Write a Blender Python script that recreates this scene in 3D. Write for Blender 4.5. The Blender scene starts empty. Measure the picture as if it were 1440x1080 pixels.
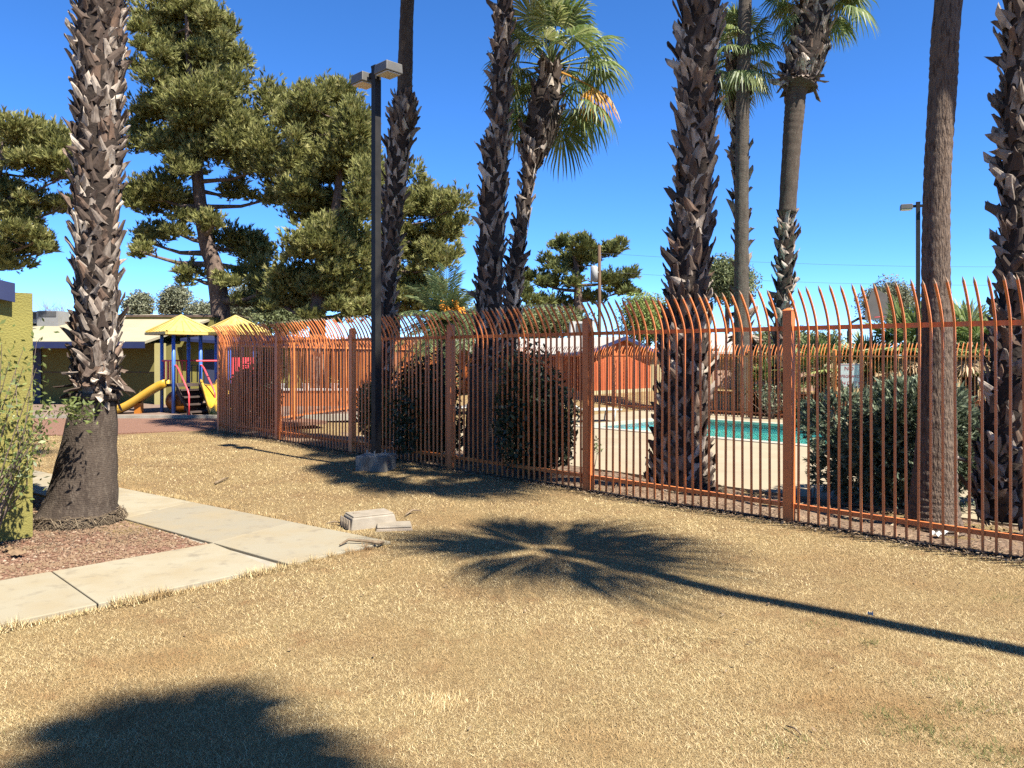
import bpy, math, random
import numpy as np
from mathutils import Vector, Matrix

random.seed(7)
rng = np.random.default_rng(7)
sc = bpy.context.scene
col = sc.collection
rad = math.radians

# ------------------------------------------------------------------ camera
F, H, HY = 1080.0, 1.6, 500.0          # focal length in photo pixels, eye height, horizon row
cam_d = bpy.data.cameras.new('camera')
cam = bpy.data.objects.new('camera', cam_d)
col.objects.link(cam)
cam.location = (0, 0, H)
cam.rotation_euler = (rad(90), 0, 0)
cam_d.sensor_width = 36.0
cam_d.lens = 36.0 * F / 1440.0
cam_d.shift_y = -(540.0 - HY) / 1440.0
cam_d.clip_end = 6000
cam_d.clip_start = 0.05
sc.camera = cam

# ------------------------------------------------------------------ sky, sun, exposure
SUN_EL, SX, SY = rad(54), 0.735, -0.678
world = bpy.data.worlds.new('World')
sc.world = world
world.use_nodes = True
wn = world.node_tree.nodes
wn.clear()
sky_n = wn.new('ShaderNodeTexSky')
sky_n.sky_type = 'NISHITA'
sky_n.sun_disc = False
sky_n.sun_elevation = SUN_EL
sky_n.sun_rotation = math.atan2(SX, SY)
sky_n.altitude = 700
sky_n.air_density = 0.5
sky_n.dust_density = 0.0
sky_n.ozone_density = 8.0
bg = wn.new('ShaderNodeBackground')
bg.inputs[1].default_value = 0.110
wo = wn.new('ShaderNodeOutputWorld')
hsv_n = wn.new('ShaderNodeHueSaturation')           # the camera's saturated rendering of a clear desert sky
hsv_n.inputs['Saturation'].default_value = 1.13
hsv_n.inputs['Hue'].default_value = 0.501
world.node_tree.links.new(sky_n.outputs[0], hsv_n.inputs['Color'])
world.node_tree.links.new(hsv_n.outputs[0], bg.inputs[0])
world.node_tree.links.new(bg.outputs[0], wo.inputs[0])

sun_d = bpy.data.lights.new('sun', 'SUN')
sun_d.energy = 5.0
sun_d.angle = rad(0.53)
sun_d.color = (1.0, 0.95, 0.87)
sun = bpy.data.objects.new('sun', sun_d)
col.objects.link(sun)
sdir = Vector((SX * math.cos(SUN_EL), SY * math.cos(SUN_EL), math.sin(SUN_EL)))
sun.rotation_euler = sdir.to_track_quat('Z', 'Y').to_euler()
sun.location = (0, 0, 30)

sc.view_settings.view_transform = 'Standard'
sc.view_settings.look = 'None'
sc.view_settings.gamma = 1.0
sc.view_settings.exposure = 1.70
sc.view_settings.use_curve_mapping = False
sc.cycles.max_bounces = 6
sc.cycles.transparent_max_bounces = 12
sc.cycles.use_denoising = False
sc.render.filter_size = 1.15
sc.cycles.caustics_reflective = False
sc.cycles.caustics_refractive = False

# ------------------------------------------------------------------ coordinates
def P(px, py, d):
    return Vector(((px - 720) / F * d, d, H - (py - HY) / F * d))
def G(px, py, z=0.0):
    d = (H - z) * F / (py - HY)
    return Vector(((px - 720) / F * d, d, z))
Q = math.sqrt(0.5)
S0 = 7.07
def ST(s, t, z=0.0):                     # compound axes: t along the pool fence, s behind it
    u = (s + S0) / Q; v = t / Q
    return Vector(((u + v) / 2, (u - v) / 2, z))
def sstep(a, b, x):
    k = np.clip((x - a) / (b - a), 0, 1)
    return k * k * (3 - 2 * k)
def ground_h(x, y):
    s = (x + y) * Q - S0; t = (x - y) * Q
    h = -0.30 * sstep(0.3, 2.7, s) * sstep(-19, -14, t)
    h = h + 0.012 * np.sin(x * 1.7 + y * 0.6) * np.sin(y * 1.3 - x * 0.4)
    return h
def gz(x, y):
    return float(ground_h(np.array(x), np.array(y)))

# ------------------------------------------------------------------ materials
def ramp_node(nt, cols):
    r = nt.nodes.new('ShaderNodeValToRGB')
    e = r.color_ramp.elements
    while len(e) < len(cols): e.new(0.5)
    for i, (p, c) in enumerate(cols):
        e[i].position = p; e[i].color = (c[0], c[1], c[2], 1)
    return r
ALB = {'dry_lawn': (.61, .59, .50), 'dry_grass_blade': (.735, .715, .60), 'walk_concrete': (.52, .50, .44), 'red_gravel': (.46, .43, .37), 'red_pebble': (.47, .43, .36),
       'palm_trunk_ringed': (.35, .34, .32), 'palm_trunk_grey': (.42, .41, .39), 'palm_trunk_fissured': (.54, .53, .52), 'palm_boot': (.95, .94, .92), 'palm_boot_joined': (.95, .94, .92),
       'fence_paint': (1.0, 1.0, 1.0), 'orange_wall': (.72, .66, .6), 'terracotta_wall': (.72, .66, .6)}
KEEP = ('pine_', 'fan_', 'date_', 'shrub_', 'juniper', 'tree_', 'twig', 'bronze', 'brown_step', 'dark_', 'blue_', 'red_rail', 'pool_', 'lamp_')
def albedo(name, c):
    if c is None: return None
    if name.startswith('pool_deck') or name.startswith('pool_coping'): k = (.52, .50, .45)
    else: k = ALB.get(name) or ((1, 1, 1) if name.startswith(KEEP) else (.51, .51, .49))
    return tuple(a * b for a, b in zip(c, k))
def mat(name, base, rough=0.85, var=None, vscale=4.0, vdetail=4, vlo=0.35, vhi=0.65, stretch=None, rnd=None, rcols=None,
        bump=0.0, bscale=40.0, bdist=0.02, transl=0.0, spec=0.25, metallic=0.0, var2=None, v2scale=30.0, v2lo=.5, v2hi=.75,
        rings=0.0, rscale=30.0, coord='pos', tcol=None):
    base = albedo(name, base); var = albedo(name, var); var2 = albedo(name, var2)
    if rcols: rcols = [(p, albedo(name, c)) for p, c in rcols]
    m = bpy.data.materials.new(name)
    m.use_nodes = True
    nt = m.node_tree; N = nt.nodes; L = nt.links
    b = N['Principled BSDF']; out = N['Material Output']
    b.inputs['Roughness'].default_value = rough
    b.inputs['Metallic'].default_value = metallic
    b.inputs['Specular IOR Level'].default_value = spec
    geo = N.new('ShaderNodeNewGeometry')
    if coord == 'pos': cs = geo.outputs['Position']
    else:
        tc = N.new('ShaderNodeTexCoord'); cs = tc.outputs['Object']
    if stretch:
        mp = N.new('ShaderNodeMapping'); mp.inputs['Scale'].default_value = stretch
        L.new(cs, mp.inputs['Vector']); cs = mp.outputs['Vector']
    if rnd:
        r = ramp_node(nt, rcols)
        if rnd == 'obj':
            oi = N.new('ShaderNodeObjectInfo'); L.new(oi.outputs['Random'], r.inputs[0])
        else:
            L.new(geo.outputs['Random Per Island'], r.inputs[0])
        c = r.outputs[0]
    else:
        rg = N.new('ShaderNodeRGB'); rg.outputs[0].default_value = (*base, 1); c = rg.outputs[0]
    def noise_mix(c, colr, scale, lo, hi, detail):
        n = N.new('ShaderNodeTexNoise'); n.inputs['Scale'].default_value = scale; n.inputs['Detail'].default_value = detail
        n.inputs['Roughness'].default_value = 0.6
        L.new(cs, n.inputs['Vector'])
        mr = N.new('ShaderNodeMapRange'); mr.inputs[1].default_value = lo; mr.inputs[2].default_value = hi
        L.new(n.outputs[0], mr.inputs[0])
        mx = N.new('ShaderNodeMix'); mx.data_type = 'RGBA'
        L.new(mr.outputs[0], mx.inputs[0]); L.new(c, mx.inputs[6]); mx.inputs[7].default_value = (*colr, 1)
        return mx.outputs[2]
    if var: c = noise_mix(c, var, vscale, vlo, vhi, vdetail)
    if var2: c = noise_mix(c, var2, v2scale, v2lo, v2hi, 3)
    L.new(c, b.inputs['Base Color'])
    hsock = None
    if bump:
        n = N.new('ShaderNodeTexNoise'); n.inputs['Scale'].default_value = bscale; n.inputs['Detail'].default_value = 4
        L.new(cs, n.inputs['Vector']); hsock = n.outputs[0]
        if rings:
            w = N.new('ShaderNodeTexWave'); w.wave_type = 'BANDS'; w.bands_direction = 'Z'
            w.inputs['Scale'].default_value = rscale; w.inputs['Distortion'].default_value = 6; w.inputs['Detail'].default_value = 3
            w.inputs['Detail Scale'].default_value = 1.6
            L.new(geo.outputs['Position'], w.inputs['Vector'])
            ma = N.new('ShaderNodeMath'); ma.operation = 'MULTIPLY_ADD'
            L.new(w.outputs['Fac'], ma.inputs[0]); ma.inputs[1].default_value = rings; L.new(hsock, ma.inputs[2])
            hsock = ma.outputs[0]
        bp = N.new('ShaderNodeBump'); bp.inputs['Strength'].default_value = bump; bp.inputs['Distance'].default_value = bdist
        L.new(hsock, bp.inputs['Height']); L.new(bp.outputs[0], b.inputs['Normal'])
    if transl:
        t = N.new('ShaderNodeBsdfTranslucent')
        if tcol: t.inputs[0].default_value = (*tcol, 1)
        else: L.new(c, t.inputs[0])
        mx = N.new('ShaderNodeMixShader'); mx.inputs[0].default_value = transl
        L.new(b.outputs[0], mx.inputs[1]); L.new(t.outputs[0], mx.inputs[2]); L.new(mx.outputs[0], out.inputs[0])
    return m

M = {}
M['lawn'] = mat('dry_lawn', (0.40, 0.29, 0.145), 0.95, var=(0.31, 0.20, 0.10), vscale=1.3, vdetail=6, var2=(0.48, 0.36, 0.19), v2scale=38, bump=0.9, bscale=160, bdist=0.03)
M['blade'] = mat('dry_grass_blade', None, 0.8, rnd='island', rcols=[(0, (0.16, 0.10, 0.05)), (0.2, (0.34, 0.235, 0.115)), (0.5, (0.52, 0.39, 0.21)), (0.8, (0.68, 0.54, 0.33)), (0.97, (0.82, 0.70, 0.48)), (1, (0.24, 0.25, 0.09))], var=(0.37, 0.235, 0.115), vscale=0.9, vdetail=6, vlo=.47, vhi=.66, var2=(0.30, 0.17, 0.085), v2scale=3.1, v2lo=.58, v2hi=.72, transl=0.12)
M['green_blade'] = mat('green_blade', None, 0.7, rnd='island', rcols=[(0, (0.12, 0.15, 0.03)), (0.6, (0.20, 0.22, 0.06)), (1, (0.30, 0.28, 0.10))], transl=0.25)
M['gravel_far'] = mat('red_gravel', (0.36, 0.20, 0.145), 0.95, var=(0.26, 0.14, 0.10), vscale=30, var2=(0.50, 0.33, 0.26), v2scale=45, bump=0.8, bscale=60)
M['pebble'] = mat('red_pebble', None, 0.9, rnd='island', rcols=[(0, (0.15, 0.075, 0.05)), (0.35, (0.29, 0.165, 0.12)), (0.7, (0.38, 0.25, 0.19)), (0.9, (0.48, 0.36, 0.28)), (1, (0.68, 0.58, 0.50))], var=(0.33, 0.24, 0.16), vscale=2.5)
M['sand'] = mat('playground_chips', (0.33, 0.235, 0.18), 0.95, var=(0.24, 0.16, 0.12), vscale=8, bump=0.6, bscale=40)
M['soil'] = mat('bed_soil', (0.36, 0.235, 0.15), 0.95, var=(0.20, 0.125, 0.08), vscale=2.5, vdetail=6, var2=(0.47, 0.34, 0.22), v2scale=25, bump=0.9, bscale=35, bdist=0.05)
M['concrete'] = mat('walk_concrete', None, 0.85, rnd='obj', rcols=[(0, (0.36, 0.325, 0.26)), (0.5, (0.43, 0.39, 0.305)), (1, (0.47, 0.425, 0.33))], var=(0.41, 0.34, 0.23), vscale=2.3, vdetail=8, vlo=.42, vhi=.75, var2=(0.27, 0.235, 0.19), v2scale=7, v2lo=.56, v2hi=.85, bump=0.25, bscale=220, bdist=0.004)
M['kerb'] = mat('kerb_concrete', (0.52, 0.47, 0.38), 0.85, var=(0.42, 0.37, 0.29), vscale=5, bump=0.2, bscale=90)
M['footing'] = mat('footing_concrete', (0.42, 0.39, 0.34), 0.9, var=(0.20, 0.18, 0.155), vscale=7, vdetail=6, stretch=(1, 1, .35), bump=0.4, bscale=60)
M['deck'] = mat('pool_deck', (0.50, 0.43, 0.31), 0.85, var=(0.44, 0.37, 0.26), vscale=1.2, bump=0.15, bscale=80)
M['coping'] = mat('pool_coping', (0.66, 0.62, 0.54), 0.7, var=(0.55, 0.5, 0.42), vscale=4)
M['pool_wall'] = mat('pool_plaster', (0.50, 0.80, 0.76), 0.6, var=(0.40, 0.72, 0.70), vscale=1.5)
M['pool_tile'] = mat('pool_tile', (0.06, 0.25, 0.33), 0.3, var=(0.12, 0.36, 0.42), vscale=25)
M['fence'] = mat('fence_paint', None, 0.5, rnd='obj', rcols=[(0, (0.44, 0.130, 0.034)), (0.5, (0.54, 0.170, 0.042)), (1, (0.60, 0.21, 0.065))], var=(0.42, 0.122, 0.033), vscale=3, var2=(0.27, 0.105, 0.05), v2scale=22, v2lo=.62, v2hi=.84, spec=0.45, bump=0.05, bscale=60)
M['fence_tip'] = mat('worn_tip', (0.55, 0.36, 0.24), 0.7)
M['olive'] = mat('olive_stucco', (0.36, 0.315, 0.085), 0.92, var=(0.30, 0.262, 0.072), vscale=1.4, bump=0.7, bscale=70, bdist=0.012)
M['olive_far'] = mat('olive_wall', (0.27, 0.23, 0.068), 0.92, var=(0.23, 0.195, 0.06), vscale=0.8, bump=0.3, bscale=30)
M['pale_olive'] = mat('pale_olive_pillar', (0.60, 0.52, 0.22), 0.9, var=(0.53, 0.46, 0.19), vscale=2)
M['blue_trim'] = mat('blue_trim', (0.013, 0.018, 0.055), 0.55, var=(0.018, 0.024, 0.062), vscale=3)
M['roof_pale'] = mat('pale_roof', (0.54, 0.48, 0.33), 0.9, var=(0.47, 0.42, 0.29), vscale=1.5, bump=0.2, bscale=20)
M['roof_white'] = mat('white_roof', (0.62, 0.56, 0.50), 0.9, var=(0.54, 0.47, 0.41), vscale=1.0)
M['orange_wall'] = mat('orange_wall', (0.52, 0.135, 0.05), 0.85, var=(0.45, 0.11, 0.04), vscale=1.2, bump=0.1, bscale=30)
M['terra'] = mat('terracotta_wall', (0.50, 0.185, 0.075), 0.88, var=(0.42, 0.145, 0.06), vscale=1.3, bump=0.2, bscale=30)
M['cream'] = mat('cream_wall', (0.68, 0.57, 0.33), 0.88, var=(0.6, 0.5, 0.28), vscale=1.5)
M['pinkwall'] = mat('pink_wall', (0.62, 0.40, 0.30), 0.88, var=(0.55, 0.34, 0.25), vscale=1.5)
M['dark_door'] = mat('dark_door', (0.03, 0.035, 0.06), 0.5)
M['dark_wood'] = mat('dark_timber', (0.06, 0.04, 0.03), 0.8, var=(0.10, 0.065, 0.045), vscale=6, stretch=(1, 1, .1))
M['grey_metal'] = mat('galvanised_metal', (0.48, 0.47, 0.46), 0.5, var=(0.40, 0.39, 0.37), vscale=3, metallic=0.2)
M['louver'] = mat('dark_louver', (0.05, 0.05, 0.05), 0.6)
M['bronze'] = mat('bronze_pole_paint', (0.011, 0.010, 0.009), 0.6, var=(0.018, 0.016, 0.014), vscale=6, spec=0.2)
M['lamp_body'] = mat('lamp_housing', (0.065, 0.062, 0.055), 0.5, var=(0.085, 0.08, 0.07), vscale=6, spec=0.4)
M['lens'] = mat('lamp_lens', (0.45, 0.42, 0.36), 0.25, spec=0.5)
M['yellow_roof'] = mat('yellow_plastic_roof', (0.80, 0.57, 0.13), 0.5, var=(0.78, 0.62, 0.22), vscale=2)
M['yellow_slide'] = mat('yellow_slide', (0.80, 0.43, 0.03), 0.38, var=(0.76, 0.47, 0.07), vscale=3, spec=0.5)
M['orange_slide'] = mat('orange_plastic', (0.62, 0.22, 0.03), 0.4)
M['blue_post'] = mat('blue_post', (0.03, 0.10, 0.36), 0.45, var=(0.04, 0.13, 0.42), vscale=5, spec=0.5)
M['red_rail'] = mat('red_rail', (0.60, 0.05, 0.06), 0.45, spec=0.5)
M['brown_step'] = mat('brown_step', (0.045, 0.03, 0.025), 0.75, var=(0.07, 0.05, 0.04), vscale=8)
M['teal_rail'] = mat('teal_rail', (0.03, 0.09, 0.11), 0.45)
M['white_vinyl'] = mat('white_vinyl', (0.72, 0.70, 0.66), 0.55)
M['white_paint'] = mat('white_paint', (0.74, 0.72, 0.68), 0.6)
M['sign_red'] = mat('sign_red', (0.55, 0.05, 0.05), 0.6)
M['valve'] = mat('valve_plastic', (0.46, 0.39, 0.30), 0.7, var=(0.37, 0.31, 0.235), vscale=9, bump=.1, bscale=80)
M['valve_rib'] = mat('valve_rib_plastic', (0.42, 0.34, 0.26), 0.75, var=(0.36, 0.28, 0.2), vscale=9)
M['boot_obj'] = mat('palm_boot', None, 0.85, rnd='obj', rcols=[(0, (0.045, 0.031, 0.023)), (0.30, (0.095, 0.068, 0.050)), (0.45, (0.16, 0.10, 0.066)), (0.60, (0.18, 0.145, 0.115)), (0.85, (0.29, 0.24, 0.19)), (1, (0.46, 0.39, 0.31))], vlo=.46, vhi=.64, var=(0.055, 0.038, 0.028), vscale=9, stretch=(1, 1, .35), bump=0.35, bscale=50, bdist=.01)
M['boot_isl'] = mat('palm_boot_joined', None, 0.85, rnd='island', rcols=[(0, (0.045, 0.031, 0.023)), (0.30, (0.095, 0.068, 0.050)), (0.45, (0.16, 0.10, 0.066)), (0.60, (0.18, 0.145, 0.115)), (0.85, (0.29, 0.24, 0.19)), (1, (0.46, 0.39, 0.31))], vlo=.46, vhi=.64, var=(0.055, 0.038, 0.028), vscale=9, stretch=(1, 1, .35), bump=0.35, bscale=50, bdist=.01)
M['trunk_core'] = mat('palm_trunk_core', (0.035, 0.025, 0.019), 0.95, var=(0.07, 0.048, 0.035), vscale=12, bump=0.6, bscale=30)
M['trunk_smooth'] = mat('palm_trunk_ringed', (0.19, 0.145, 0.11), 0.92, var=(0.11, 0.08, 0.06), vscale=5, vdetail=6, stretch=(1.6, 1.6, .6), var2=(0.27, 0.215, 0.165), v2scale=22, bump=0.6, bscale=60, bdist=0.02, rings=0.10, rscale=17)
M['trunk_red'] = mat('palm_trunk_fissured', (0.20, 0.145, 0.105), 0.92, var=(0.085, 0.053, 0.036), vscale=16, vdetail=6, vlo=.5, vhi=.62, stretch=(2.2, 2.2, .4), var2=(0.29, 0.20, 0.13), v2scale=30, bump=0.8, bscale=28, bdist=0.05)
M['trunk_grey'] = mat('palm_trunk_grey', (0.20, 0.165, 0.13), 0.92, var=(0.12, 0.095, 0.075), vscale=6, vdetail=6, stretch=(2, 2, .5), bump=0.8, bscale=40, rings=0.5, rscale=9)
M['root'] = mat('root_fibre', None, 0.9, rnd='island', rcols=[(0, (0.10, 0.07, 0.045)), (0.6, (0.22, 0.16, 0.105)), (1, (0.40, 0.31, 0.20))])
M['frond'] = mat('fan_frond_green', None, 0.5, rnd='island', rcols=[(0, (0.065, 0.098, 0.026)), (0.6, (0.125, 0.165, 0.045)), (1, (0.24, 0.27, 0.10))], transl=0.42, spec=0.45)
M['frond_pale'] = mat('fan_frond_pale', None, 0.5, rnd='island', rcols=[(0, (0.15, 0.19, 0.05)), (0.6, (0.28, 0.30, 0.11)), (1, (0.42, 0.42, 0.20))], transl=0.3, spec=0.45)
M['frond_yellow'] = mat('fan_frond_yellow', None, 0.6, rnd='island', rcols=[(0, (0.40, 0.17, 0.015)), (0.7, (0.48, 0.24, 0.03)), (1, (0.52, 0.40, 0.22))], transl=0.3)
M['frond_dead'] = mat('fan_frond_dead', None, 0.8, rnd='island', rcols=[(0, (0.20, 0.135, 0.08)), (1, (0.40, 0.29, 0.17))], transl=0.15)
M['date'] = mat('date_frond', None, 0.5, rnd='island', rcols=[(0, (0.055, 0.085, 0.035)), (0.6, (0.10, 0.135, 0.055)), (1, (0.22, 0.225, 0.085))], transl=0.25, spec=0.15)
M['fruit'] = mat('date_fruit', (0.72, 0.24, 0.02), 0.6, var=(0.6, 0.3, 0.05), vscale=8)
M['pine'] = mat('pine_needles', None, 0.7, rnd='island', rcols=[(0, (0.11, 0.118, 0.034)), (0.5, (0.195, 0.195, 0.058)), (0.85, (0.26, 0.25, 0.085)), (1, (0.34, 0.31, 0.13))], transl=0.36)
M['pine2'] = mat('pine_needles_far', None, 0.7, rnd='island', rcols=[(0, (0.075, 0.09, 0.028)), (0.5, (0.12, 0.135, 0.040)), (1, (0.19, 0.20, 0.065))], transl=0.2)
M['bark'] = mat('pine_bark', (0.14, 0.10, 0.075), 0.95, var=(0.07, 0.048, 0.036), vscale=9, stretch=(1, 1, .3), bump=0.8, bscale=14, bdist=.06)
M['twig'] = mat('twig', (0.15, 0.11, 0.08), 0.9)
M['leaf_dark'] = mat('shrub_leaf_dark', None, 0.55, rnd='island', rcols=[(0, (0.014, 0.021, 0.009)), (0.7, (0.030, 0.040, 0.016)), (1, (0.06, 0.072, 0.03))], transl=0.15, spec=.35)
M['leaf_fresh'] = mat('shrub_leaf_fresh', None, 0.5, rnd='island', rcols=[(0, (0.06, 0.085, 0.02)), (0.6, (0.115, 0.14, 0.035)), (1, (0.21, 0.225, 0.07))], transl=0.3, spec=.4)  # light green leaf colour of its own, tone varying per leaf
M['leaf_juniper'] = mat('juniper_foliage', None, 0.75, rnd='island', rcols=[(0, (0.06, 0.08, 0.045)), (0.6, (0.13, 0.16, 0.095)), (1, (0.26, 0.29, 0.19))], transl=0.15)
M['leaf_mid'] = mat('tree_leaf_mid', None, 0.7, rnd='island', rcols=[(0, (0.07, 0.085, 0.035)), (0.6, (0.12, 0.14, 0.055)), (1, (0.20, 0.21, 0.10))], transl=0.2)
M['leaf_grey'] = mat('tree_leaf_grey', None, 0.8, rnd='island', rcols=[(0, (0.10, 0.11, 0.06)), (0.6, (0.16, 0.165, 0.10)), (1, (0.25, 0.25, 0.17))], transl=0.15)
M['leaf_lime'] = mat('tree_leaf_lime', None, 0.7, rnd='island', rcols=[(0, (0.14, 0.18, 0.04)), (0.6, (0.22, 0.26, 0.07)), (1, (0.32, 0.34, 0.12))], transl=0.3)
M['bare'] = mat('bare_twigs', None, 0.9, rnd='island', rcols=[(0, (0.26, 0.20, 0.17)), (1, (0.44, 0.36, 0.31))])
M['litter'] = mat('dry_litter', None, 0.9, rnd='island', rcols=[(0, (0.14, 0.09, 0.05)), (0.6, (0.32, 0.21, 0.12)), (1, (0.52, 0.40, 0.27))])
M['stick'] = mat('dry_stick', (0.34, 0.25, 0.16), 0.9, var=(0.22, 0.15, 0.09), vscale=20)
M['paper'] = mat('white_litter', (0.74, 0.73, 0.70), 0.7)
M['board_back'] = mat('backboard_grey', (0.16, 0.145, 0.13), 0.6, var=(0.13, 0.12, 0.105), vscale=2)
M['pole_wood'] = mat('utility_pole_wood', (0.22, 0.13, 0.075), 0.9, var=(0.15, 0.09, 0.055), vscale=6, stretch=(1, 1, .2))
M['crown_mat'] = mat('transformer_grey', (0.55, 0.54, 0.52), 0.5)

mw = bpy.data.materials.new('pool_water'); mw.use_nodes = True
nt = mw.node_tree; nt.nodes.clear()
o_ = nt.nodes.new('ShaderNodeOutputMaterial'); mx_ = nt.nodes.new('ShaderNodeMixShader'); fr_ = nt.nodes.new('ShaderNodeFresnel'); fr_.inputs[0].default_value = 1.33
tr_ = nt.nodes.new('ShaderNodeBsdfTransparent'); tr_.inputs[0].default_value = (0.66, 0.96, 0.93, 1)
gl_ = nt.nodes.new('ShaderNodeBsdfGlossy'); gl_.inputs['Roughness'].default_value = 0.03
ns_ = nt.nodes.new('ShaderNodeTexNoise'); ns_.inputs['Scale'].default_value = 9
bp_ = nt.nodes.new('ShaderNodeBump'); bp_.inputs['Strength'].default_value = 0.55; bp_.inputs['Distance'].default_value = 0.05
nt.links.new(ns_.outputs[0], bp_.inputs['Height']); nt.links.new(bp_.outputs[0], gl_.inputs['Normal']); nt.links.new(bp_.outputs[0], fr_.inputs['Normal'])
nt.links.new(fr_.outputs[0], mx_.inputs[0]); nt.links.new(tr_.outputs[0], mx_.inputs[1]); nt.links.new(gl_.outputs[0], mx_.inputs[2]); nt.links.new(mx_.outputs[0], o_.inputs[0])
M['water'] = mw

# ------------------------------------------------------------------ mesh helpers
class MB:
    def __init__(self): self.V = []; self.Fs = []; self.n = 0
    def add(self, V, Fl):
        V = np.asarray(V, float).reshape(-1, 3)
        for f in (Fl if isinstance(Fl, list) and len(Fl) and isinstance(Fl[0], np.ndarray) and Fl[0].ndim == 2 else [np.asarray(Fl)]):
            self.Fs.append(f + self.n)
        self.V.append(V); self.n += len(V); return self
    def box(self, c, size, rz=0.0, mtx=None):
        sx, sy, sz = [v / 2 for v in size]
        V = np.array([(x, y, z) for z in (-sz, sz) for x, y in ((-sx, -sy), (sx, -sy), (sx, sy), (-sx, sy))], float)
        if mtx is not None: V = V @ np.array(mtx.to_3x3()).T
        elif rz:
            k, s = math.cos(rz), math.sin(rz); V[:, :2] = V[:, :2] @ np.array([[k, s], [-s, k]])
        V += np.array(c)
        return self.add(V, np.array([(3, 2, 1, 0), (4, 5, 6, 7), (0, 1, 5, 4), (1, 2, 6, 5), (2, 3, 7, 6), (3, 0, 4, 7)]))
    def taper(self, c, s0, s1, h, rz=0.0):           # bottom at c
        V = []
        for (a, b), z in ((s0, 0), (s1, h)):
            V += [(-a / 2, -b / 2, z), (a / 2, -b / 2, z), (a / 2, b / 2, z), (-a / 2, b / 2, z)]
        V = np.array(V, float); k, s = math.cos(rz), math.sin(rz); V[:, :2] = V[:, :2] @ np.array([[k, s], [-s, k]]); V += np.array(c)
        return self.add(V, np.array([(3, 2, 1, 0), (4, 5, 6, 7), (0, 1, 5, 4), (1, 2, 6, 5), (2, 3, 7, 6), (3, 0, 4, 7)]))
    def prism(self, poly, z0, z1):                   # polygon (x, y) extruded
        n = len(poly)
        V = [(p[0], p[1], z0) for p in poly] + [(p[0], p[1], z1) for p in poly]
        self.add(V, np.array([(i, (i + 1) % n, n + (i + 1) % n, n + i) for i in range(n)]))
        k = self.n - 2 * n
        self.Fs.append(np.array([[k + n + i for i in range(n)]])); self.Fs.append(np.array([[k + i for i in range(n - 1, -1, -1)]]))
        return self
    def poly(self, pts):
        self.add(pts, np.array([list(range(len(pts)))])); return self
    def slabpoly(self, pts, nrm, th):                # 3-D polygon given thickness along nrm
        n = len(pts); pts = [Vector(p) for p in pts]; nrm = Vector(nrm).normalized() * th
        V = [tuple(p) for p in pts] + [tuple(p + nrm) for p in pts]
        self.add(V, np.array([(i, (i + 1) % n, n + (i + 1) % n, n + i) for i in range(n)]))
        k = self.n - 2 * n
        self.Fs.append(np.array([[k + n + i for i in range(n)]])); self.Fs.append(np.array([[k + i for i in range(n - 1, -1, -1)]]))
        return self
    def tube(self, pts, r, n=8, cap=True, jitter=0.0, square=False):
        pts = [Vector(p) for p in pts]; m = len(pts)
        rr = r if hasattr(r, '__len__') else [r] * m
        V = []
        up = Vector((0, 0, 1)); prev = None
        for i in range(m):
            d = (pts[min(i + 1, m - 1)] - pts[max(i - 1, 0)]).normalized()
            if prev is None:
                a = d.cross(up) if abs(d.z) < 0.95 else d.cross(Vector((0, 1, 0)))
                a.normalize()
            else:
                a = prev - d * prev.dot(d); a.normalize()
            prev = a; b = d.cross(a)
            for k in range(n):
                th = 2 * math.pi * (k + (0.5 if square else 0)) / n
                q = rr[i] * (1 + (random.uniform(-jitter, jitter) if jitter else 0))
                V.append(pts[i] + (a * math.cos(th) + b * math.sin(th)) * q)
        Fq = [(i * n + k, i * n + (k + 1) % n, (i + 1) * n + (k + 1) % n, (i + 1) * n + k) for i in range(m - 1) for k in range(n)]
        self.add([tuple(v) for v in V], np.array(Fq))
        if cap:
            k0 = self.n - m * n
            self.Fs.append(np.array([[k0 + k for k in range(n - 1, -1, -1)]])); self.Fs.append(np.array([[k0 + (m - 1) * n + k for k in range(n)]]))
        return self
    def mesh(self, name, m, smooth=False):
        return np_mesh(name, np.concatenate(self.V), self.Fs, m, smooth)
    def build(self, name, m, parent=None, smooth=False):
        return link(name, self.mesh(name, m, smooth), parent)

def np_mesh(name, V, Fs, m, smooth=False):
    me = bpy.data.meshes.new(name)
    Fs = [f for f in Fs if len(f)]
    counts = np.concatenate([np.full(len(f), f.shape[1], np.int32) for f in Fs])
    loops = np.concatenate([f.ravel() for f in Fs]).astype(np.int32)
    me.vertices.add(len(V)); me.vertices.foreach_set('co', np.ascontiguousarray(V, np.float32).ravel())
    me.loops.add(len(loops)); me.loops.foreach_set('vertex_index', loops)
    me.polygons.add(len(counts))
    st = np.zeros(len(counts), np.int32); st[1:] = np.cumsum(counts)[:-1]
    me.polygons.foreach_set('loop_start', st)
    me.polygons.foreach_set('loop_total', counts)
    me.polygons.foreach_set('use_smooth', np.full(len(counts), smooth))
    me.update(calc_edges=True); me.validate()
    me.materials.append(m)
    return me
def link(name, me, parent=None):
    o = bpy.data.objects.new(name, me); col.objects.link(o)
    if parent is not None: o.parent = parent
    return o
def tag(o, label, cat, group=None, kind=None):
    if label: o['label'] = label
    if cat: o['category'] = cat
    if group: o['group'] = group
    if kind: o['kind'] = kind
    return o
def thing(name, label, cat, loc=(0, 0, 0), rz=0.0, group=None):
    o = bpy.data.objects.new(name, None); col.objects.link(o); o.empty_display_size = 0.2
    o.location = loc; o.rotation_euler = (0, 0, rz)
    return tag(o, label, cat, group)
def structure(o):
    o['kind'] = 'structure'; return o
def bevel(o, w=0.006, seg=2):
    b = o.modifiers.new('bevel', 'BEVEL'); b.width = w; b.segments = seg; b.limit_method = 'ANGLE'; return o

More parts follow.
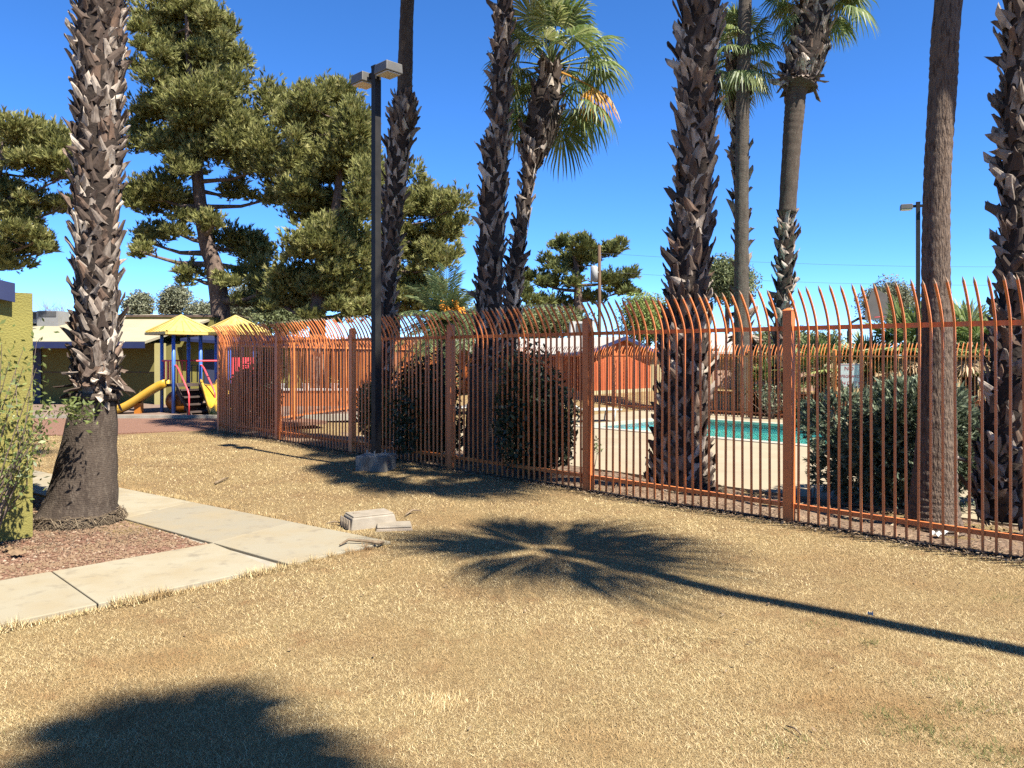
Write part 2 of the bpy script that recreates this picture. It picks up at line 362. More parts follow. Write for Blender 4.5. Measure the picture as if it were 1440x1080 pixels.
# ================================================================== SETTING
def grid_sheet(x0, x1, y0, y1, nx, ny, zoff=0.0, clip=None):
    xs = np.linspace(x0, x1, nx); ys = np.linspace(y0, y1, ny)
    X, Y = np.meshgrid(xs, ys); Z = ground_h(X, Y) + zoff
    V = np.stack([X, Y, Z], -1).reshape(-1, 3)
    i, j = np.meshgrid(np.arange(nx - 1), np.arange(ny - 1)); a = (j * nx + i).ravel()
    return V, np.stack([a, a + 1, a + nx + 1, a + nx], -1)
# one sheet to the horizon: fine near, coarse far
xs = np.concatenate([[-3000, -800, -200, -80], np.arange(-40, 40.1, 0.4), [80, 200, 800, 3000]])
ys = np.concatenate([[-3000, -600, -100, -30], np.arange(-12, 50.1, 0.4), [80, 160, 400, 1200, 3500]])
X, Y = np.meshgrid(xs, ys)
Z = ground_h(X, Y)
# the hole of the pool is cut out of the sheet by lowering it there
s_ = (X + Y) * Q - S0; t_ = (X - Y) * Q
Z = np.where((s_ > 7.9) & (s_ < 13.2) & (t_ > -13.4) & (t_ < 4.5), -2.2, Z)
nx = len(xs); i, j = np.meshgrid(np.arange(nx - 1), np.arange(len(ys) - 1)); a_ = (j * nx + i).ravel()
structure(link('ground', np_mesh('ground', np.stack([X, Y, Z], -1).reshape(-1, 3), [np.stack([a_, a_ + 1, a_ + nx + 1, a_ + nx], -1)], M['lawn'], True)))

# ---- concrete walk: two arms meeting in a point, each slab its own piece
walk = MB(); 
walk.poly([(-12, 1, -.05), (-11.9, 1, -.05), (-11.9, 1.1, -.05)])
T_ = Vector((-1.04, 6.52)); C_ = Vector((-2.51, 6.45)); E_ = Vector((-1.69, 5.80))
def slab(poly, name='paving_slab'):
    c = sum((Vector(p[:2]) for p in poly), Vector((0, 0))) / len(poly)
    m = MB(); pr = []
    for p in poly:
        q = Vector(p[:2]); pr.append((q + (c - q).normalized() * 0.006) - c)
    m.prism([(p.x, p.y) for p in pr], -0.10, 0.028)
    o = m.build(name, M['concrete'], walk_o); o.location = (c.x, c.y, 0.0)
    bevel(o, 0.006)
    return o
wk = MB().prism([(-13.0, 13.5), (-11.9, 14.6), (-5.2, 9.4), (-1.15, 6.50), (-1.72, 5.86), (-7.0, .55), (-7.8, 1.3), (-2.56, 6.42), (-6.2, 9.3)], -0.12, 0.004)
walk_o = structure(wk.build('concrete_walk', M['kerb']))
d1 = Vector((Q, Q)); n1 = Vector((Q, -Q)); W1 = (E_ - C_).dot(n1)
k = 0.0
near_edges = [0.0, 1.20, 2.72, 4.24, 5.76, 7.3]
def lowpt(k, w): return C_ - d1 * k + n1 * w
slabs = []
for a, b in zip(near_edges[:-1], near_edges[1:]):
    slabs.append(slab([lowpt(b, 0), lowpt(b, W1), lowpt(a, W1), lowpt(a, 0)]))
slab([C_, E_, T_ + Vector((0.02, -0.02)), T_, Vector((-2.05, 7.25))])
u2 = Vector((-0.80, 0.60)).normalized()
upA = [Vector((-2.05, 7.25)), Vector((-3.45, 8.27)), Vector((-4.72, 9.19)), Vector((-6.2, 10.28)), Vector((-7.7, 11.4)), Vector((-9.4, 12.6))]
upB = [C_, Vector((-3.75, 7.42)), Vector((-4.95, 8.40)), Vector((-6.3, 9.42)), Vector((-7.8, 10.55)), Vector((-9.6, 11.8))]
for a in range(5):
    slab([upB[a], upA[a], upA[a + 1], upB[a + 1]])

# ---- gravel bed between the arms
bed_poly = [C_ + Vector((-.05, 0)), lowpt(1.20, -.02), lowpt(2.72, -.02), lowpt(7.0, -.02), Vector((-9.0, 5.0)), Vector((-7.6, 10.2)), upB[2] + Vector((0, -.03)), upB[1] + Vector((0, -.03))]
structure(MB().prism([(p.x, p.y) for p in bed_poly], -0.05, 0.008).build('gravel_bed', M['gravel_far']))
def in_poly(x, y, poly):
    ins = np.zeros(x.shape, bool); n = len(poly)
    for i in range(n):
        x1, y1 = poly[i][0], poly[i][1]; x2, y2 = poly[(i + 1) % n][0], poly[(i + 1) % n][1]
        cnd = ((y1 > y) != (y2 > y)) & (x < (x2 - x1) * (y - y1) / ((y2 - y1) + 1e-12) + x1)
        ins ^= cnd
    return ins
walk_poly = [(-13.0, 13.5), (-11.9, 14.6), (-5.2, 9.55), (-1.04, 6.54), (-1.69, 5.78), (-7.0, .45), (-7.8, 1.3), (-2.56, 6.42), (-6.2, 9.2)]
def pebbles(n, x0, x1, y0, y1, poly, r0, r1, name, z=0.008):
    x = rng.uniform(x0, x1, n); y = rng.uniform(y0, y1, n)
    k = in_poly(x, y, [(p[0], p[1]) for p in poly]); x = x[k]; y = y[k]; n = len(x)
    r = rng.uniform(r0, r1, n)
    base = np.array([(1, 0, 0), (0, 1, 0), (-1, 0, 0), (0, -1, 0), (0, 0, .8), (0, 0, -.8)], float)
    V = base[None] * r[:, None, None] * rng.uniform(.6, 1.3, (n, 6, 1))
    th = rng.uniform(0, 6.28, n); k_, s_ = np.cos(th), np.sin(th)
    Vx = V[..., 0] * k_[:, None] - V[..., 1] * s_[:, None]; Vy = V[..., 0] * s_[:, None] + V[..., 1] * k_[:, None]
    V = np.stack([Vx + x[:, None], Vy + y[:, None], V[..., 2] + z + r[:, None] * .35], -1).reshape(-1, 3)
    Ft = np.array([(0, 1, 4), (1, 2, 4), (2, 3, 4), (3, 0, 4), (1, 0, 5), (2, 1, 5), (3, 2, 5), (0, 3, 5)])
    Fa = (Ft[None] + (np.arange(n) * 6)[:, None, None]).reshape(-1, 3)
    return link(name, np_mesh(name, V, [Fa], M['pebble']))
tag(pebbles(26000, -5.4, -2.3, 4.6, 8.6, bed_poly, .006, .017, 'gravel'), 'loose reddish gravel filling the bed beside the left palm', 'gravel', kind='stuff')

# ---- playground ground: gravel strip, kerb, chips
gs = [(-24, 14.9), (-9.0, 15.3), (-6.6, 16.2), (-4.5, 18.6), (-5.2, 19.3), (-12, 19.35), (-24, 19.3)]
structure(MB().prism(gs, -0.06, 0.022).build('gravel_strip', M['gravel_far']))
structure(MB().prism([(-24, 19.3), (-5.2, 19.3), (-3.6, 19.9), (-3.6, 20.02), (-5.2, 19.44), (-24, 19.44)], -0.06, 0.10).build('kerb', M['kerb']))
structure(MB().prism([(-24, 19.43), (-5.2, 19.43), (-3.6, 20.02), (-4.0, 26.5), (-24, 26.5)], -0.06, 0.028).build('playground_surface', M['sand']))

# ---- inside the pool fence: planting bed, deck, pool
def st_sheet(s0, s1, t0, t1, ns, nt_, zoff):
    ss = np.linspace(s0, s1, ns); tt = np.linspace(t0, t1, nt_); S, T = np.meshgrid(ss, tt)
    U = (S + S0) / Q; Vv = T / Q; X = (U + Vv) / 2; Y = (U - Vv) / 2
    Z = ground_h(X, Y) + zoff + 0.03 * np.sin(X * 5.1) * np.sin(Y * 4.3) * ((S > s0 + .1) & (S < s1 - .1))
    a = (np.arange(nt_ - 1)[:, None] * ns + np.arange(ns - 1)[None]).ravel()
    return np.stack([X, Y, Z], -1).reshape(-1, 3), [np.stack([a, a + ns, a + ns + 1, a + 1], -1)]
V_, F_ = st_sheet(-0.02, 2.95, -15.6, 3.6, 40, 160, 0.018)
structure(link('planting_bed', np_mesh('planting_bed', V_, F_, M['soil'], True)))
PS0, PS1, PT0, PT1 = 8.5, 12.6, -12.8, 3.5
def deckpoly(a, b, c, d): return [tuple(ST(*q).xy) for q in ((a, c), (a, d), (b, d), (b, c))]
dk = MB()
for a, b, c, d in ((2.8, PS0 - .3, -21, 5), (PS1 + .3, 14.9, -25, 5), (PS0 - .3, PS1 + .3, -24, PT0 - .3), (PS0 - .3, PS1 + .3, PT1 + .3, 5)):
    dk.prism(deckpoly(a, b, c, d), -0.42, -0.255)
structure(dk.build('pool_deck', M['deck']))
pool = thing('swimming_pool', 'turquoise in-ground swimming pool with pale coping beyond the fence', 'pool', ST(10.5, -5, -.3))
def pbuild(m, name, mt):
    o = m.build(name, mt, pool); o.matrix_parent_inverse = Matrix.Translation(-Vector(pool.location)); return o
cp = MB()
for a, b, c, d in ((PS0 - .3, PS0, PT0 - .3, PT1 + .3), (PS1, PS1 + .3, PT0 - .3, PT1 + .3), (PS0, PS1, PT0 - .3, PT0), (PS0, PS1, PT1, PT1 + .3)):
    cp.prism(deckpoly(a, b, c, d), -0.40, -0.235)
pbuild(cp, 'coping', M['coping'])
pw = MB()
def wallq(s0, t0, s1, t1, z0, z1):
    pw_ = [tuple(ST(s0, t0, z0)), tuple(ST(s1, t1, z0)), tuple(ST(s1, t1, z1)), tuple(ST(s0, t0, z1))]; return pw_
for (a, b, c, d) in ((PS0, PT0, PS0, PT1), (PS1, PT0, PS1, PT1), (PS0, PT0, PS1, PT0), (PS0, PT1, PS1, PT1)):
    pw.poly(wallq(a, b, c, d, -1.6, -.52))
pw.poly([tuple(ST(a, b, -1.6)) for a, b in ((PS0, PT0), (PS0, PT1), (PS1, PT1), (PS1, PT0))])
pbuild(pw, 'pool_shell', M['pool_wall'])
ptl = MB()
for (a, b, c, d) in ((PS0, PT0, PS0, PT1), (PS1, PT0, PS1, PT1), (PS0, PT0, PS1, PT0), (PS0, PT1, PS1, PT1)):
    ptl.poly(wallq(a, b, c, d, -.52, -.30))
pbuild(ptl, 'waterline_tile', M['pool_tile'])
pbuild(MB().poly([tuple(ST(a, b, -.38)) for a, b in ((PS0, PT0), (PS0, PT1), (PS1, PT1), (PS1, PT0))]), 'water_surface', M['water'])

# ================================================================== FENCES
TOPZ, RAILZ, BOTZ, POSTZ = 2.22, 1.86, 0.165, 2.03
def picket_mesh(h_sign):
    m = MB()
    pts = [(0, 0, 0.02), (0, 0, 1.0), (0, 0, RAILZ - .05)]
    for k in range(1, 7):
        a = k / 6
        pts.append((0, -0.20 * a ** 1.7 * h_sign, RAILZ - .05 + (TOPZ - RAILZ + .02) * a))
    m.tube(pts, 0.0128, n=4, square=True)
    e = Vector(pts[-1]); d = (Vector(pts[-1]) - Vector(pts[-2])).normalized()
    m2 = MB(); m2.tube([e - d * .002, e + d * .05], [0.0131, 0.001], n=4, square=True)
    V = np.concatenate(m.V + m2.V); Fs = m.Fs + [f + m.n for f in m2.Fs]
    me = np_mesh('picket', V, Fs, M['fence'])
    me.materials.append(M['fence_tip'])
    nf = sum(len(f) for f in m.Fs)
    for p in me.polygons[nf:]: p.material_index = 1
    return me
pk_mesh = picket_mesh(1)
post_mesh = MB().box((0, 0, POSTZ / 2 - .1), (0.085, 0.085, POSTZ + .2)).mesh('post', M['fence'])
cap_mesh = MB().taper((0, 0, POSTZ), (0.095, 0.095), (0.02, 0.02), 0.025).mesh('cap', M['fence'])
def fence(label, A, B, nb, npick, z, flip=1, group=None, caps=True):
    """A to B; local -y is the outer side the picket tips lean to"""
    A = Vector(A); B = Vector(B); L = (B - A).length; d = (B - A).normalized()
    rz = math.atan2(d.y, d.x) + (0 if flip > 0 else math.pi)
    if flip < 0: A, B = B, A
    root = thing('picket_fence', label, 'fence', (A.x, A.y, z), rz)
    bay = L / nb
    for k in range(nb + 1):
        o = link('post', post_mesh, root); o.location = (k * bay, 0, 0)
        c = link('post_cap', cap_mesh, o)
    for k in range(nb):
        for zz, nm in ((RAILZ, 'rail'), (BOTZ, 'rail')):
            o = MB().box((bay / 2, 0.03, zz), (bay - .086, 0.036, 0.042)).build(nm, M['fence'], root); o.location = (k * bay, 0, 0)
        for q in range(1, npick):
            o = link('picket', pk_mesh, root)
            o.location = (k * bay + q * bay / npick + random.uniform(-.003, .003), -0.006 + random.uniform(-.002, .002), random.uniform(-.008, .008))
            o.rotation_euler = (random.uniform(-.006, .006), random.uniform(-.007, .007), 0)
    return root
c0 = ST(0, -15.75); c1 = ST(0, 1.65)
fence('rust orange picket fence with outward curved tips along the lawn in front', c0, c1, 7, 26, 0.0)
c2 = ST(14.3, -24.0); c3 = ST(14.3, 4.0)
fence('far rust orange picket fence on the other side of the pool', c2, c3, 11, 26, -0.28, flip=-1)
fence('side run of picket fence going back from the left corner post', (c0 - (c0 - c2).normalized() * .12).to_3d(), c2.to_3d(), 6, 26, -0.05, flip=-1)

# ================================================================== PALMS
def boot_meshes(m, n=6, seed=3):
    r = random.Random(seed); out = []
    for v in range(n):
        curl = r.uniform(.05, .5); split = r.uniform(.2, .5); tipw = r.uniform(.08, .42); ragged = r.uniform(-.18, .18); wav = r.uniform(-.1, .1)
        st = [0.0, .38, .72, 1.0]; ws = [.85, .62, .45, tipw]; V = []
        for side in (0, 1):
            for i, (s, w) in enumerate(zip(st, ws)):
                for j in range(4):
                    u = j / 3 * 2 - 1
                    x = u * w * .5 + wav * s
                    z = s * .92 + (split * (1 - abs(u)) if i == 0 else 0) + (ragged * u + r.uniform(-.06, .06) if i == 3 else 0)
                    y = .10 * s + curl * s * s * .55 - .16 * u * u * (1 - .5 * s) + (.09 - .03 * s if side == 0 else 0)
                    V.append((x, y, z))
        Fq = []
        for i in range(3):
            for j in range(3):
                a = i * 4 + j
                Fq.append((a, a + 1, a + 5, a + 4)[::-1]); Fq.append((16 + a, 16 + a + 1, 16 + a + 5, 16 + a + 4))
        for i in range(3):
            for e in (0, 3):
                a = i * 4 + e; Fq.append((a, a + 4, a + 20, a + 16))
        for j in range(3):
            Fq.append((12 + j, 13 + j, 29 + j, 28 + j))
        out.append((np.array(V), np.array(Fq)))
    return out
BOOTS = boot_meshes(None, 8)
BOOT_ME = [np_mesh('leaf_base', V, [Fq], M['boot_obj']) for V, Fq in BOOTS]

def catmull(pts, n):
    pts = [np.array(p, float) for p in pts]; out = []
    for i in range(len(pts) - 1):
        p0 = pts[max(i - 1, 0)]; p1 = pts[i]; p2 = pts[i + 1]; p3 = pts[min(i + 2, len(pts) - 1)]
        for k in range(n):
            t = k / n
            out.append(.5 * ((2 * p1) + (-p0 + p2) * t + (2 * p0 - 5 * p1 + 4 * p2 - p3) * t * t + (-p0 + 3 * p1 - 3 * p2 + p3) * t ** 3))
    out.append(pts[-1]); return np.array(out)

def fan_frond(elev, R=.68, pet=.80, nseg=30, droop=.5, seed=0, spread=112, fold=.25):
    r = np.random.default_rng(seed); V = []; Fs = []; n0 = 0
    e = rad(elev)
    d = np.array([math.cos(e), 0, math.sin(e)])
    pts = []
    for k in range(6):
        a = k / 5; p = d * pet * a + np.array([0, 0, -.16 * pet * a * a * math.cos(e)]); pts.append(p)
    m = MB(); m.tube(pts, [.022, .02, .017, .015, .013, .011], n=4)
    hub = pts[-1]; ax = pts[-1] - pts[-2]; ax /= np.linalg.norm(ax)
    side = np.array([0, 1, 0]); nrm = np.cross(ax, side)
    Vv = []; Ft = []; c = 0
    for k in range(nseg):
        a = rad(-spread + 2 * spread * (k + .5) / nseg); da = rad(2 * spread / nseg)
        RL = R * (1.0 - .22 * abs(a) / rad(spread)) * r.uniform(.92, 1.06)
        dirv = ax * math.cos(a) + side * math.sin(a); tv = -ax * math.sin(a) + side * math.cos(a)
        tilt = .5 * (1 if k % 2 else -1)
        row = []
        for q, (rr, w) in enumerate(((.04, .9), (.50, 1.0), (.68, .80), (.85, .50), (1.0, 0.05))):
            dist = RL * rr
            half = dist * math.tan(da / 2) * w if q < 2 else RL * .52 * math.tan(da / 2) * w
            dr = droop * RL * max(0, rr - .38) ** 2 * 2.2 + (0.25 * droop * RL * rr * rr)
            p = hub + dirv * dist * (1 - .25 * droop * max(0, rr - .5)) + np.array([0, 0, -dr]) + nrm * (-fold * abs(math.sin(a)) ** 2 * dist)
            p = p + r.normal(0, .012 * rr, 3)
            row.append((p - tv * half + nrm * half * tilt, p + tv * half - nrm * half * tilt))
        for l, rr_ in row: Vv += [l, rr_]
        for q in range(4):
            b = c + q * 2; Ft.append((b, b + 1, b + 3, b + 2))
        c += 10
    m.add(np.array(Vv), np.array(Ft))
    return m
FANS = {}
for ev, dr in ((80, .15), (55, .28), (30, .4), (8, .5), (-18, .55), (-45, .45), (-68, .3)):
    for sd in range(2):
        mb = fan_frond(ev, droop=dr, seed=ev * 7 + sd + 900)
        for mn in ('frond', 'frond_pale', 'frond_yellow', 'frond_dead'):
            pass
        FANS[(ev, sd)] = mb
for ev, dr in ((30, .25), (8, .3), (-18, .3), (55, .2)):
    for sd in range(2):
        FANS[(ev, 10 + sd)] = fan_frond(ev, R=1.22, pet=.10, droop=dr, seed=ev * 5 + sd + 600, spread=30, nseg=16, fold=.3)
FAN_ME = {}
def fan_me(ev, sd, mn):
    k = (ev, sd, mn)
    if k not in FAN_ME: FAN_ME[k] = FANS[(ev, sd)].mesh('frond', M[mn])
    return FAN_ME[k]

def palm(label, pts, boots=(), crown=None, smooth_mat='trunk_smooth', nboot=300, boot=.17, group=None, extra=None, name='fan_palm', dens=1.0):
    """pts: (x, y, z, r, kind) world points from base up; kind 's' smooth, 'b' covered in leaf bases"""
    base = Vector(pts[0][:3])
    root = thing(name, label, 'palm tree', base, 0, group)
    kinds = [p[4] for p in pts]
    cm = catmull([p[:4] for p in pts], 10)
    cm[:, :3] -= np.array(base)
    seg_kind = []
    for i in range(len(pts) - 1): seg_kind += [kinds[i]] * 10
    seg_kind.append(kinds[-1])
    # trunk runs, one mesh per finish
    i = 0
    while i < len(cm) - 1:
        j = i
        while j < len(cm) - 1 and seg_kind[j] == seg_kind[i]: j += 1
        run = cm[i:j + 1]
        k_ = seg_kind[i]
        m = MB(); L = np.linalg.norm(np.diff(run[:, :3], axis=0), axis=1).sum()
        n = max(4, int(L / .06)); t = np.linspace(0, 1, n); src = np.linspace(0, 1, len(run))
        rr = np.stack([np.interp(t, src, run[:, q]) for q in range(4)], -1)
        if k_ == 'b': rr[:, 3] = np.maximum(rr[:, 3] * .6, rr[:, 3] - .38 * boot)
        rad_ = rr[:, 3] * (0.86 if k_ == 'b' else 1.0) * (1 + .022 * np.sin(np.arange(n) * 2.1) + rng.normal(0, .012, n))
        if k_ == 'b' and i > 0: rad_[:4] *= np.array([.5, .66, .82, .93])[:len(rad_)]
        m.tube([tuple(p) for p in rr[:, :3]], list(rad_), n=20, jitter=.012 if k_ == 's' else .03)
        m.build('trunk', M[smooth_mat if k_ == 's' else 'trunk_core'], root, smooth=True)
        if k_ == 'b':
            per = 2 * math.pi * rr[:, 3].mean(); bw = boot * (1 if len(boots) == 0 else boots[0])
            dz = bw * 1.0 * bw / per / dens
            nb = int(L / dz); ang = random.uniform(0, 6.28)
            items = []
            for b in range(nb):
                ang += 2.39996 + random.uniform(-.12, .12)
                f = (b + .5) / nb
                p = [np.interp(f, t, rr[:, q]) for q in range(4)]
                items.append((p, ang))
            hang = set()
            if i > 0 and seg_kind[i - 1] == 's' and rr[0, 3] > 0:
                for b in range(30):
                    items.append(([rr[0, 0], rr[0, 1], rr[0, 2] + random.uniform(-.02, .24) + .3 * bw, rr[0, 3]], random.uniform(0, 6.283))); hang.add(len(items) - 1)
            joined = MB(); cnt = 0
            camv = Vector((-base.x, -base.y)).normalized()
            for ii, (p, an) in enumerate(items):
                dirv = Vector((math.cos(an), math.sin(an)))
                sc_ = bw * random.uniform(.8, 1.5)
                zz = p[2] - .3 * sc_
                M4 = Matrix.Translation((p[0] + dirv.x * p[3] * (.84 if ii not in hang else .74), p[1] + dirv.y * p[3] * (.84 if ii not in hang else .74), zz)) @ Matrix.Rotation(an - math.pi / 2, 4, 'Z') @ \
                     Matrix.Rotation(random.choice((-1, 1)) * random.gauss(.42, .25), 4, 'Y') @ Matrix.Rotation(-random.uniform(-.16, .30) - (random.uniform(1.1, 2.7) if ii in hang else 0), 4, 'X') @ Matrix.Diagonal((sc_, sc_ * 1.0, sc_ * random.uniform(1.15, 1.75), 1))
                v = random.randrange(len(BOOTS))
                wz = base.z + zz; topz = H + HY / F * base.y + .3
                if dirv.dot(camv) > -.25 and wz < topz and palm.cnt.get(root.name, 0) < nboot:
                    o = link('leaf_base', BOOT_ME[v], root); o.matrix_local = M4
                    palm.cnt[root.name] = palm.cnt.get(root.name, 0) + 1
                else:
                    Vb = np.c_[BOOTS[v][0], np.ones(len(BOOTS[v][0]))] @ np.array(M4).T
                    joined.add(Vb[:, :3], BOOTS[v][1])
            if joined.n:
                o = joined.build('leaf_base_cover', M['boot_isl'], root); o['kind'] = 'stuff'
        i = j
    if crown:
        cs = crown.get('scale', 1.0); nfr = crown.get('n', 34)
        top = cm[-1][:3]
        evs = [80, 55, 30, 8, -18, -45, -68]
        wts = crown.get('w', [4, 7, 8, 7, 6, 4, 2])
        tot = sum(wts); an = random.uniform(0, 6)
        for ev, w in zip(evs, wts):
            nn = round(nfr * w / tot)
            for q in range(nn):
                an += 2.4
                if crown.get('clear') and ev < 20 and math.sin(an) < -.35: continue
                mn = 'frond' if random.random() < .66 else 'frond_pale'
                if ev <= -45 and random.random() < crown.get('dead', .25): mn = 'frond_dead'
                o = link('frond', fan_me(ev, random.randrange(2) + crown.get('set', 0), mn), root)
                o.location = (top[0], top[1], top[2] - (.25 if ev < 0 else .05) * cs + (.1 if ev > 50 else 0))
                s1 = cs * random.uniform(.88, 1.12)
                o.scale = (s1, s1, s1)
                o.rotation_euler = (random.uniform(-.12, .12), random.uniform(-.12, .12), an + random.uniform(-.3, .3))
    if extra: extra(root, cm)
    return root
palm.cnt = {}

def pxpts(lst, d, zbase=None, dlean=0.0, up=None):
    """photo column/row/half-width at depth d, from the base up"""
    out = []; y0 = lst[0][1]
    for (x, y, hw, k) in lst:
        dd = d + dlean * (y0 - y) / 500.0
        p = P(x, y, dd); out.append([p.x, p.y, p.z, hw / F * dd, k])
    if zbase is not None: out[0][2] = zbase
    if up:
        for (x, y, z, r, k) in up: out.append([x, y, z, r, k])
    return out

# P1: stout palm at the left
def roots_at(root, r, n, zb=0.0, spread=1.2):
    m = MB()
    for q in range(n):
        a = random.uniform(0, 6.283); r0 = r * random.uniform(.85, 1.1); r1 = r * random.uniform(1.05, spread)
        z0 = random.uniform(.0, .12)
        da = random.uniform(-.7, .7)
        p0 = Vector((math.cos(a) * r0, math.sin(a) * r0, z0)); p2 = Vector((math.cos(a + da) * r1, math.sin(a + da) * r1, random.uniform(.005, .05)))
        p1 = (p0 + p2) / 2 + Vector((0, 0, random.uniform(0, .05)))
        m.tube([p0, p1, p2], [.004, .0035, .0018], n=3, cap=False)
    o = m.build('root_mat', M['root'], root); o['kind'] = 'stuff'
p1 = pxpts([(110, 737, 58, 's'), (113, 715, 49, 's'), (118, 690, 44, 's'), (124, 640, 37, 's'), (130, 590, 32, 's'), (133, 562, 28, 's'), (134, 552, 33, 'b'), (137, 450, 36, 'b'), (136, 300, 37, 'b'), (139, 150, 38, 'b'), (142, 0, 39, 'b')], 7.35, 0.0,
          up=[(-3.88, 7.4, 6.5, .24, 'b'), (-3.8, 7.45, 9.2, .2, 's'), (-3.75, 7.5, 10.6, .17, 's')])
palm('stout palm with leaf stubs above a smooth flared base beside the olive wall', p1, crown=dict(scale=1.15), boot=.108,
     extra=lambda r, c: roots_at(r, .36, 1700))
# P5: big palm behind the fence, right of centre
p5 = pxpts([(957, 700, 56, 'b'), (956, 640, 47, 'b'), (962, 540, 42, 'b'), (966, 430, 36, 'b'), (974, 300, 34, 'b'), (979, 150, 34, 'b'), (985, 0, 35, 'b')], 9.4, -.1,
          up=[(2.40, 9.5, 7.4, .28, 'b'), (2.45, 9.6, 11.0, .21, 's'), (2.5, 9.6, 15.0, .18, 's')])
palm('thickest palm right of centre, covered in ragged leaf stubs, just behind the fence', p5, crown=dict(scale=1.2), boot=.14,
     extra=lambda r, c: roots_at(r, .5, 400))
# P10: palm cut by the right edge
p10 = pxpts([(1412, 735, 46, 'b'), (1415, 640, 44, 'b'), (1421, 520, 36, 'b'), (1430, 400, 31, 'b'), (1432, 250, 30, 'b'), (1434, 120, 29, 'b'), (1438, 0, 27, 'b')], 7.9, -.08,
           up=[(5.3, 7.7, 6.4, .20, 'b'), (5.3, 7.4, 10.0, .18, 's'), (5.25, 7.2, 13.4, .15, 's')])
def curled(root, cm):
    for q in range(9):
        o = link('dead_leaf_base', BOOT_ME[q % 8], root)
        a = rad(random.uniform(150, 290)); z = random.uniform(.15, .75); s = random.uniform(.20, .30)
        o.matrix_local = Matrix.Translation((math.cos(a) * .33, math.sin(a) * .33, z)) @ Matrix.Rotation(a - math.pi / 2, 4, 'Z') @ Matrix.Rotation(-random.uniform(.5, 1.3), 4, 'X') @ Matrix.Rotation(random.uniform(-.5, .5), 4, 'Y') @ Matrix.Diagonal((s * .7, s, s * 1.3, 1))
palm('shaggy stubbed palm cut off by the right edge of the picture', p10, crown=dict(scale=1.15), boot=.14, extra=curled)
# P9: smooth fissured palm
p9 = pxpts([(1312, 735, 40, 's'), (1313, 700, 31, 's'), (1317, 600, 25, 's'), (1318, 480, 20, 's'), (1316, 380, 18.5, 's'), (1318, 250, 17.5, 's'), (1326, 120, 18, 's'), (1334, 0, 18, 's')], 7.2, -.03,
          up=[(4.5, 7.4, 7.5, .125, 's'), (4.6, 7.2, 10.5, .12, 's'), (4.6, 7.0, 13.2, .12, 's')])
palm('bare smooth-trunked palm with fissured bark in front of the juniper bush', p9, crown=dict(scale=1.15), smooth_mat='trunk_red')
# P3: dark stubbed palm at centre
p3 = pxpts([(679, 650, 30, 's'), (681, 590, 26, 's'), (684, 520, 24, 'b'), (688, 420, 24, 'b'), (692, 320, 24, 'b'), (697, 215, 23, 'b'), (701, 195, 17, 'b'), (704, 110, 18, 'b'), (710, 0, 17, 'b')], 11.6, -.2,
          up=[(-.05, 11.6, 8.2, .17, 'b'), (0, 11.6, 9.6, .16, 'b')])
palm('dark stubbed palm left of the leaning one, above the middle of the fence', p3, crown=dict(scale=1.15), boot=.12, smooth_mat='trunk_grey')
# P4: leaning palm with its crown in view
def p4x(root, cm):
    top = cm[-1][:3]
    o = link('dead_frond', fan_me(-18, 0, 'frond_yellow'), root); o.location = (top[0] + .05, top[1] - .1, top[2] - .12); o.rotation_euler = (0.5, .10, rad(-25)); o.scale = (.86, .86, .86)
    o['label'] = 'withered yellow-orange frond hanging on the right'
p4 = pxpts([(712, 640, 17, 's'), (715, 560, 15, 'b'), (719, 460, 15, 'b'), (723, 390, 16, 'b'), (736, 300, 14, 'b'), (747, 236, 13, 'b'), (752, 216, 23, 'b'), (761, 182, 31, 'b'), (769, 128, 26, 'b'), (776, 92, 18, 'b')], 13.2, -.25)
palm('leaning palm with a green crown and one withered yellow frond', p4, crown=dict(scale=.95, n=50, w=[7, 9, 10, 11, 9, 5, 0], dead=0.0, clear=True), boot=.15, extra=p4x)
# P2: palm behind the lamp post
p2 = pxpts([(541, 640, 14, 'b'), (544, 480, 14, 'b'), (547, 380, 17, 'b'), (554, 280, 20, 'b'), (562, 200, 22, 'b'), (569, 160, 23, 'b'), (569, 140, 12, 's'), (570, 90, 10.5, 's'), (573, 0, 9.5, 's')], 13.6, -.25,
          up=[(-1.75, 13.6, 9.2, .115, 's'), (-1.7, 13.6, 10.6, .11, 's')])
palm('palm with stubs below and a slender bare upper trunk behind the lamp post', p2, crown=dict(scale=1.1), boot=.13)
# P6, P7, P8 beyond the far fence
p6 = pxpts([(1050, 590, 11, 's'), (1047, 480, 11, 'b'), (1043, 350, 13, 'b'), (1040, 220, 15, 'b'), (1037, 130, 18, 'b'), (1034, 75, 18, 'b')], 25.0, -.3)
palm('stubbed palm with low green crown half hidden behind a slim grey trunk', p6, crown=dict(scale=1.2, n=42, w=[6, 8, 8, 9, 8, 3, 0]), boot=.27, nboot=160)
p7 = pxpts([(1045, 590, 13, 's'), (1043, 500, 11, 's'), (1043, 300, 9.5, 's'), (1045, 120, 9, 's'), (1048, 0, 9, 's')], 24.0, -.3, up=[(7.4, 24, 15.5, .18, 's'), (7.5, 24, 18, .17, 's')])
palm('slim bare grey palm trunk beyond the far side of the pool', p7, crown=dict(scale=1.3), smooth_mat='trunk_grey')
p8 = pxpts([(1094, 590, 14, 'b'), (1097, 480, 14, 'b'), (1103, 400, 16, 'b'), (1106, 335, 16, 'b'), (1107, 300, 12, 's'), (1113, 210, 12.5, 's'), (1117, 160, 13.5, 's'), (1120, 128, 14.5, 's'), (1122, 118, 27, 'b'), (1132, 88, 34, 'b'), (1142, 30, 31, 'b'), (1148, -15, 24, 'b')], 23.5, -.3)
